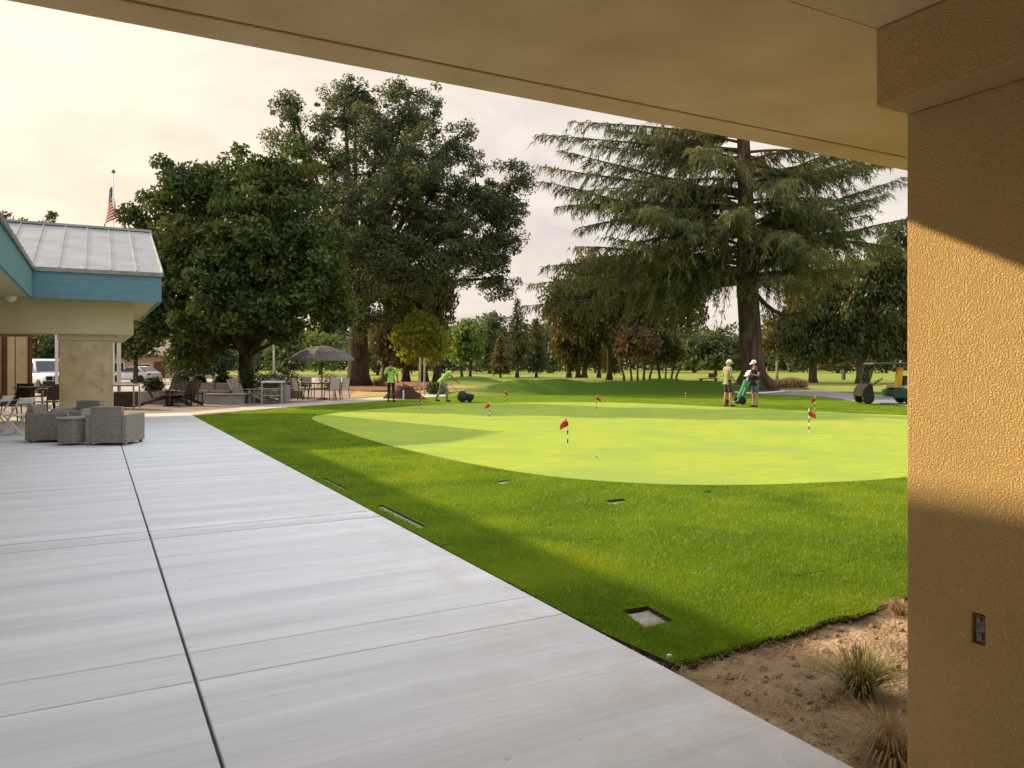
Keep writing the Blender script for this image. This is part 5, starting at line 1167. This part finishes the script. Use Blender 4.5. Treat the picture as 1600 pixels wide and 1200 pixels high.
# white pickup behind the pillar
prof = [(-2.7, .55, .95, .9), (-2.6, .4, 1.08, .97), (-1.3, .38, 1.14, 1), (.6, .38, 1.16, 1), (2.6, .4, 1.16, .98), (2.75, .5, 1.1, .95)]
cab = [(-1.25, 1.08, 1.16, .95), (-.55, 1.1, 1.80, .95), (.1, 1.1, 1.88, .95), (.9, 1.1, 1.86, .95), (1.15, 1.1, 1.2, .95)]
gl = []
for s in (-1, 1): gl.append(([(-.75, 1.2), (-.42, 1.68), (.0, 1.76), (.0, 1.2)], s, (1.1, .98*.93), (1.86, .98*.78))); gl.append(([(.08, 1.2), (.08, 1.76), (.78, 1.74), (.88, 1.2)], s, (1.1, .98*.93), (1.86, .98*.78)))
t = car('white_pickup', 'white pickup with dark grille parked behind the stone-look pillar', W(72, 43, -.02), -YAW+rad(140), 5.4, 2.0, 1.9, prof, cab, gl, ((-1.75, 1.75), .40), 'pickup truck', M['carwhite'])
screen(t, (-1.22,), (-.58,), 1.2, 1.76, .86, .72, -.03)
mb = MB(); mb.boxb(-2.76, -2.68, -.55, .55, .60, .98); mb.build('grille', M['blackplastic'], t, bevel=.02)
mb = MB(); mb.boxb(-2.84, -2.66, -.92, .92, .42, .57); mb.build('bumper', M['rim'], t, bevel=.02)
for s in (-1, 1): mb = MB(); mb.boxb(-2.74, -2.6, s*.76-.15, s*.76+.15, .72, .95); mb.build('headlight', M['glass'], t, bevel=.02)
# golf cart, nose to the left
GR = mat('dark_green_cart_body', (.008, .05, .03), (.011, .065, .038), .35, 3)
def golf_cart():
    t = thing('golf_cart', 'dark green golf cart with grey canopy parked on the path by the column', 'golf cart', W(1383, 30.4, .02), -YAW+rad(-4)); t.scale = (.93,)*3
    mb = MB(); mb.prism([(-1.16, .30), (-1.10, .62), (-.92, .82), (-.72, .84), (-.66, .40), (-.60, .28)], -.55, .55, 'y'); mb.build('front_cowl', mat('dull_black_cowl', (.012, .012, .013), (.02, .02, .02), .85, 8), t, bevel=.04)
    mb = MB(); mb.boxb(-.66, .12, -.55, .55, .24, .30); mb.build('floor', M['grey'], t, bevel=.01)
    mb = MB(); mb.prism([(.08, .24), (.06, .58), (.30, .64), (.95, .66), (1.18, .56), (1.2, .34), (1.1, .24)], -.56, .56, 'y'); mb.build('rear_body', GR, t, bevel=.04)
    mb = MB(); mb.boxb(.10, .62, -.5, .5, .662, .76); mb.build('seat', M['cushion'], t, bevel=.04)
    mb = MB(); mb.mbox(Matrix.Translation((.68, 0, .98)) @ Matrix.Rotation(rad(10), 4, 'Y'), (.10, 1.0, .42)); mb.build('backrest', M['darkwood'], t, bevel=.03)
    mb = MB(); mb.prism([(-.72, 1.68), (-.62, 1.74), (.82, 1.75), (.92, 1.70), (.90, 1.67), (-.70, 1.65)], -.58, .58, 'y'); mb.build('roof', mat('dark_grey_canopy', (.06, .06, .065), (.09, .09, .095), .7, 5), t, bevel=.015)
    for s in (-1, 1):
        mb = MB(); mb.tube([(-.86, s*.50, .80), (-.62, s*.52, 1.67)], .020, 8); mb.build('front_post', M['darkmetal'], t)
        mb = MB(); mb.tube([(.86, s*.52, .64), (.80, s*.53, 1.67)], .020, 8); mb.build('rear_post', M['blackplastic'], t)
        for x in (-.88, .82): wheel(t, (x, s*.46, .23), .23, .19)
    mb = MB(); mb.add([(-.84, -.48, .85), (-.84, .48, .85), (-.63, .49, 1.62), (-.63, -.49, 1.62)], [(0, 1, 2, 3)]); o = mb.build('windscreen', None, t)
    g = bpy.data.materials.new('clear_windscreen'); g.use_nodes = True; p = g.node_tree.nodes['Principled BSDF']; p.inputs['Transmission Weight'].default_value = 1; p.inputs['Roughness'].default_value = .02; p.inputs['IOR'].default_value = 1.03; o.data.materials.append(g)
    mb = MB(); c = Vector((-.36, -.25, .98)); ax = Vector((-.5, 0, .85)).normalized(); e = ax.cross(Vector((0, 1, 0))); mb.tube([c+(e*math.cos(a)+Vector((0, 1, 0))*math.sin(a))*.17 for a in [2*math.pi*k/16 for k in range(17)]], .016, 6, False); mb.tube([c, (-.74, -.25, .66)], .02, 6); mb.build('steering_wheel', M['blackplastic'], t, True)
    return t
golf_cart()
YB = mat('yellow_bag_fabric', (.6, .33, .03), (.68, .4, .06), .8, 8)
def golf_bag(label, loc, m, lean, name='golf_bag', rot=0.0, h=.85, z0=0.0):
    t = thing(name, label, 'golf bag', loc, rot); a = Vector((0, 0, z0)); u = Vector((math.sin(lean), 0, math.cos(lean)))
    mb = MB(); mb.tube([a, a+u*.1, a+u*h*.5, a+u*h], [.13, .14, .125, .14], 14); mb.build('bag_body', m, t, True)
    mb = MB(); mb.bar(a+u*.15+Vector((0, -.15, 0)), a+u*.5+Vector((0, -.15, 0)), .2, .07); mb.build('pocket', m, t, bevel=.02)
    for k in range(5):
        o = Vector((math.cos(k*1.3)*.06, math.sin(k*1.3)*.06, 0)); p = a+u*h+o; q = p+u*(.2+.05*(k % 3)); mb = MB(); mb.tube([a+u*h*.8+o, q], .008, 5); mb.ball(q+Vector((.02, 0, 0)), (.05, .03, .03), 8, 6); mb.build('golf_club', M['rim'] if k % 2 else M['blackplastic'], t, True)
    return t
golf_bag('yellow golf bag standing in the back of the golf cart', W(1402, 30.15, .60), YB, .12, rot=-YAW)
def trolley():
    loc = W(1157, 30.2, 0); t = thing('golf_trolley', 'push trolley with white frame standing between the two golfers', 'golf trolley', loc, -YAW)
    mb = MB(); mb.tube([(-.12, 0, .12), (.22, 0, .95), (.30, 0, 1.05)], .022, 8); mb.tube([(-.12, 0, .12), (-.55, 0, .06)], .02, 8); mb.build('frame', M['white'], t, True)
    mb = MB(); mb.tube([(.30, -.18, 1.05), (.30, .18, 1.05)], .024, 8); mb.build('handle', M['blackplastic'], t, True)
    for s in (-1, 1): mb = MB(); mb.tube([(-.05, 0, .25), (-.02, s*.3, .15)], .016, 6); mb.build('axle_strut', M['white'], t); wheel(t, (-.02, s*.32, .15), .15, .05)
    wheel(t, (-.55, 0, .1), .1, .05)
trolley()
golf_bag('green golf bag strapped on the push trolley between the golfers', W(1156, 30.1, .2), mat('mid_green_bag_fabric', (.03, .17, .08), (.05, .24, .12), .7, 8), .38, rot=-YAW, h=.78)

# ------------------------------------------------------------------ people
SKIN = mat('skin', (.42, .23, .15), (.48, .27, .18), .6, 6)
SKIN2 = mat('tanned_skin', (.24, .125, .075), (.28, .15, .095), .6, 6)
HAIR = mat('black_hair', (.012, .01, .009), (.03, .025, .02), .7, 30)
def skinned(name, verts, edges, root, m, parent, sub=2):
    keys = list(verts); me = bpy.data.meshes.new(name); me.from_pydata([verts[k][0] for k in keys], [(keys.index(a), keys.index(b)) for a, b in edges], [])
    o = bpy.data.objects.new(name, me); COL.objects.link(o)
    o.modifiers.new('Skin', 'SKIN').use_smooth_shade = True
    for i, k in enumerate(keys):
        r = verts[k][1]; sv = me.skin_vertices[0].data[i]; sv.radius = r if isinstance(r, tuple) else (r, r); sv.use_root = (k == root)
    s = o.modifiers.new('Subsurf', 'SUBSURF'); s.levels = s.render_levels = sub
    dg = bpy.context.evaluated_depsgraph_get(); dg.update(); m2 = bpy.data.meshes.new_from_object(o.evaluated_get(dg))
    o.modifiers.clear(); o.data = m2; m2.name = name; m2.materials.clear(); m2.materials.append(m); m2.polygons.foreach_set('use_smooth', [True]*len(m2.polygons)); o.parent = parent
    return o
def person(label, loc, rot, J, shirt, legs, skin, hair, shoes, long_legs, cap=None, scale=1.0, sleeve=.55, shorts_to=1.0):
    """J: joints in metres, figure faces +y"""
    V = Vector; t = thing('person', label, 'person', loc, rot); t.scale = (scale,)*3
    g = lambda k: V(J[k]); hd = g('head'); up = (hd-g('neck')).normalized(); fw = V(J.get('face', (0, 1, 0))).normalized(); rt = fw.cross(up).normalized()
    b = {}; E = []
    def add(k, p, r, frm=None):
        b[k] = (tuple(p), r)
        if frm: E.append((frm, k))
    add('pel', g('pelvis'), (.145, .11)); add('wai', g('waist'), (.125, .095), 'pel'); add('che', g('chest'), (.155, .11), 'wai'); add('nec', g('neck'), .052, 'che')
    add('jaw', hd-up*.055+fw*.012, (.062, .066), 'nec'); add('hea', hd+up*.02, (.076, .086), 'jaw'); add('top', hd+up*.085, (.062, .07), 'hea')
    add('nose', hd+fw*.112-up*.012, .013, 'hea')
    for s in 'LR':
        add('sh'+s, g('sh'+s), .058, 'che'); add('el'+s, g('el'+s), .040, 'sh'+s); add('wr'+s, g('wr'+s), .026, 'el'+s)
        d = (g('wr'+s)-g('el'+s)).normalized(); p = g('wr'+s)+d*.06; add('pa'+s, p, (.036, .022), 'wr'+s)
        q = d.cross(V((0, 1, .2))).normalized() if abs(d.y) < .8 else d.cross(V((0, 0, 1))).normalized()
        for k, (off, ln) in enumerate(((-.03, .062), (-.010, .075), (.012, .072), (.031, .058))):
            m = p+d*.035+q*off; cu = V((0, .35, -.25)); add('f%d%s' % (k, s), m, .010, 'pa'+s); e = m+(d+cu*.5).normalized()*ln*.5; add('g%d%s' % (k, s), e, .009, 'f%d%s' % (k, s)); add('h%d%s' % (k, s), e+(d+cu*1.6).normalized()*ln*.5, .007, 'g%d%s' % (k, s))
        th = p-q*.042+d*.0; add('t0'+s, th, .011, 'pa'+s); add('t1'+s, th+(d*.8-q*.5).normalized()*.04, .009, 't0'+s)
        add('hi'+s, g('hi'+s), .085, 'pel'); add('kn'+s, g('kn'+s), .056, 'hi'+s); add('ca'+s, g('kn'+s)*.62+g('an'+s)*.38+V((0, -.015, 0)), .052, 'kn'+s); add('an'+s, g('an'+s), .036, 'ca'+s); add('to'+s, g('an'+s)+V(J.get('toe'+s, (0, .16, -.045))), .03, 'an'+s)
    skinned('body', b, E, 'pel', skin, t)
    c = {'hem': (tuple(g('pelvis')*1.55-g('waist')*.55), (.160, .125)), 'pel': (tuple(g('pelvis')), (.160, .125)), 'wai': (tuple(g('waist')), (.148, .118)), 'che': (tuple(g('chest')), (.172, .128)), 'col': (tuple(g('neck')*.88+g('chest')*.12), .066)}
    e2 = [('hem', 'pel'), ('pel', 'wai'), ('wai', 'che'), ('che', 'col')]
    for s in 'LR':
        c['sh'+s] = (tuple(g('sh'+s)), .070); c['el'+s] = (tuple(g('sh'+s)*(1-sleeve)+g('el'+s)*sleeve), .056); e2 += [('che', 'sh'+s), ('sh'+s, 'el'+s)]
    skinned('shirt', c, e2, 'pel', shirt, t)
    c = {'pel': (tuple(g('pelvis')), (.152, .117)), 'wai': (tuple(g('pelvis')*.35+g('waist')*.65), (.138, .108))}; e2 = [('wai', 'pel')]
    for s in 'LR':
        c['hi'+s] = (tuple(g('hi'+s)), .096); e2.append(('pel', 'hi'+s)); c['kn'+s] = (tuple(g('hi'+s)*(1-shorts_to)+g('kn'+s)*shorts_to), .078 if not long_legs else .068); e2.append(('hi'+s, 'kn'+s))
        if long_legs: c['an'+s] = (tuple(g('an'+s)+V((0, 0, .03))), .056); e2.append(('kn'+s, 'an'+s))
    skinned('trousers' if long_legs else 'shorts', c, e2, 'pel', legs, t)
    for s in 'LR':
        a = g('an'+s); tv = V(J.get('toe'+s, (0, .16, -.045))); skinned('shoe', {'a': (tuple(a+V((0, -.03, -.035))), .046), 'b': (tuple(a+tv*.45+V((0, 0, -.022))), .047), 'c': (tuple(a+tv*1.12), .038)}, [('a', 'b'), ('b', 'c')], 'a', shoes, t)
        mb = MB(); x = 1 if s == 'R' else -1; mb.ball(hd+fw*.083+rt*.032*x+up*.016, .012, 8, 6); mb.build('eye', HAIR, t, True)
        mb = MB(); mb.ball(hd+rt*.088*x+up*.0, (.014, .022, .03), 8, 6); mb.build('ear', skin, t, True)
    mb = MB(); mb.bar(hd+fw*.088-up*.048-rt*.022, hd+fw*.088-up*.048+rt*.022, .008, .008); mb.build('mouth', mat('lips', (.25, .08, .07), None) if 'lips' not in bpy.data.materials else bpy.data.materials['lips'], t)
    M3 = Matrix((rt, fw, up)).transposed().to_4x4(); M3.translation = hd
    mb = MB(); mb.ball((0, 0, 0), (.094, .102, .10), 14, 10); mb.v = [tuple(M3 @ V((v[0], v[1]-.016, v[2]+.035))) for v in mb.v if True]
    if cap:
        mh = MB(); mh.ball((0, -.02, .0), (.092, .10, .085), 14, 8); mh.v = [tuple(M3 @ V((v[0], v[1]-.012, v[2]-.004))) for v in mh.v]; mh.build('hair', hair, t, True)
        mb.build('cap', cap, t, True)
        mv = MB(); n = 9; top = []; 
        for k in range(n): a = math.pi*k/(n-1); top.append((.086*math.cos(a), .065+.115*math.sin(a), .048-.02*math.sin(a)))
        mv.add([M3 @ V(p) for p in top]+[M3 @ V((p[0], p[1], p[2]-.008)) for p in top], [tuple(range(n)), tuple(range(2*n-1, n-1, -1))]+[(i, i+1, n+i+1, n+i) for i in range(n-1)]+[(n-1, 0, n, 2*n-1)]); mv.build('cap_brim', cap, t)
    else: mb.build('hair', hair, t, True)
    return t
ST = {'pelvis': (0, 0, .96), 'waist': (0, .01, 1.12), 'chest': (0, .0, 1.33), 'neck': (0, .0, 1.50), 'head': (0, .035, 1.635),
      'shL': (-.185, 0, 1.42), 'shR': (.185, 0, 1.42), 'elL': (-.24, -.02, 1.13), 'elR': (.24, -.02, 1.13), 'wrL': (-.235, .07, .89), 'wrR': (.235, .07, .89),
      'hiL': (-.09, 0, .90), 'hiR': (.09, 0, .90), 'knL': (-.10, .02, .49), 'knR': (.10, .02, .49), 'anL': (-.11, -.01, .08), 'anR': (.11, -.01, .08)}
def pose(**k): d = dict(ST); d.update(k); return d
WHITE = M['white']; NAVY = mat('dark_navy_cloth', (.014, .016, .03), (.022, .025, .045), .9, 8)
# golfer 1 faces right, hand at his front
person('golfer in white cap, pale green polo and dark shorts facing right beside the trolley', W(1137, 28.7, 0), -YAW+rad(-72),
    pose(head=(0, .07, 1.62), neck=(0, .02, 1.49), chest=(0, -.01, 1.33), face=(0, 1, -.3), elL=(-.25, -.03, 1.15), wrL=(-.14, .20, 1.02), elR=(.26, -.02, 1.14), wrR=(.16, .19, .98), anL=(-.12, -.06, .08), knL=(-.11, .0, .49), anR=(.13, .05, .08), knR=(.11, .05, .49)),
    mat('pale_green_polo', (.25, .30, .14), (.30, .35, .18), .9, 8), mat('dark_shorts_cloth', (.045, .035, .045), (.065, .05, .06), .9, 8), SKIN, mat('grey_hair', (.4, .38, .36), (.5, .48, .45), .8, 30), M['darkwood'], False, WHITE, 1.0)
# golfer 2 faces left and towards us, holding a white card
g2 = pose(head=(0, .06, 1.62), neck=(0, .01, 1.49), face=(.1, 1, -.35), elL=(-.25, .05, 1.16), wrL=(-.12, .27, 1.22), elR=(.26, .03, 1.15), wrR=(.16, .27, 1.16), anL=(-.11, .02, .08), anR=(.12, -.03, .08))
person('golfer in white cap, black polo and grey shorts reading a white card by the cedar', W(1180, 28.4, 0), -YAW+rad(112), g2, mat('black_polo', (.012, .012, .018), (.025, .022, .032), .9, 8), mat('slate_shorts', (.10, .115, .145), (.13, .145, .175), .9, 8), SKIN, HAIR, M['darkwood'], False, WHITE, .99)
mb = MB(); mb.mbox(Matrix.Rotation(rad(-50), 4, 'X'), (.20, .28, .012)); o = mb.build('score_card', M['white'], None); R = Matrix.Rotation(-YAW+rad(112), 4, 'Z'); o.matrix_world = Matrix.Translation(W(1180, 28.4, 0)) @ R @ Matrix.Translation((-.03, .38, 1.24)); tag(o, 'white card held up by the golfer in the black polo', 'card')
LIME = mat('lime_hi_vis_cloth', (.34, .62, .10), (.42, .70, .14), .85, 6)
person('worker in lime shirt and navy trousers standing with back turned by the soil heap', W(611, 32.3, 0), -YAW+rad(-8),
    pose(elL=(-.27, -.02, 1.16), wrL=(-.20, .12, .98), elR=(.27, -.02, 1.16), wrR=(.28, .06, .93), anL=(-.12, 0, .08), anR=(.12, 0, .08)), LIME, NAVY, SKIN2, HAIR, M['blackplastic'], True, None, .97, .95)
person('worker in lime vest and grey trousers bending over the handle of the mower', W(692, 32.3, 0), -YAW+rad(-84),
    pose(pelvis=(0, -.06, .90), waist=(0, .06, 1.03), chest=(0, .24, 1.17), neck=(0, .38, 1.29), head=(0, .48, 1.37), face=(0, .9, -.45), shL=(-.18, .29, 1.24), shR=(.18, .29, 1.24), elL=(-.24, .42, 1.0), elR=(.24, .42, 1.0), wrL=(-.2, .60, .86), wrR=(.2, .60, .86), hiL=(-.09, -.05, .85), hiR=(.09, -.05, .85), knL=(-.10, -.10, .47), anL=(-.11, -.30, .09), knR=(.10, .20, .48), anR=(.11, .16, .08)),
    LIME, mat('grey_work_cloth', (.20, .20, .21), (.26, .26, .27), .9, 8), SKIN2, HAIR, M['blackplastic'], True, NAVY, .98, .5)
def mower():
    t = thing('push_mower', 'dark walk-behind reel mower with pale handle bars pushed by the bending worker', 'mower', W(722, 32.0, 0), -YAW+rad(-84))
    for s in (-1, 1):
        mb = MB(); mb.tube([(s*.20, .02, .24), (s*.20, -.42, .66), (s*.20, -.64, .86)], .018, 8); mb.build('handle', M['palewood'], t, True)
    mb = MB(); mb.tube([(-.22, -.64, .86), (.22, -.64, .86)], .02, 8); mb.build('grip', M['blackplastic'], t)
    mb = MB(); mb.lathe([(.2, -.27), (.21, -.25), (.21, .25), (.2, .27)], (0, 0, .21), 20, 'x'); mb.build('drum', M['blackplastic'], t, True)
    mb = MB(); mb.prism([(-.16, .24), (-.12, .44), (.10, .46), (.24, .30), (.2, .2)], -.22, .22, 'x'); mb.build('engine', M['blackplastic'], t, bevel=.03)
    mb = MB(); mb.lathe([(.12, -.26), (.12, .26)], (0, .30, .12), 14, 'x'); mb.build('front_roller', M['darkmetal'], t, True)
    mb = MB(); mb.prism([(.16, .12), (.22, .36), (.5, .30), (.46, .1)], -.26, .26, 'x'); mb.build('grass_box', mat('dark_green_plastic', (.012, .03, .02), (.02, .045, .03), .5, 8), t, bevel=.02)
mower()
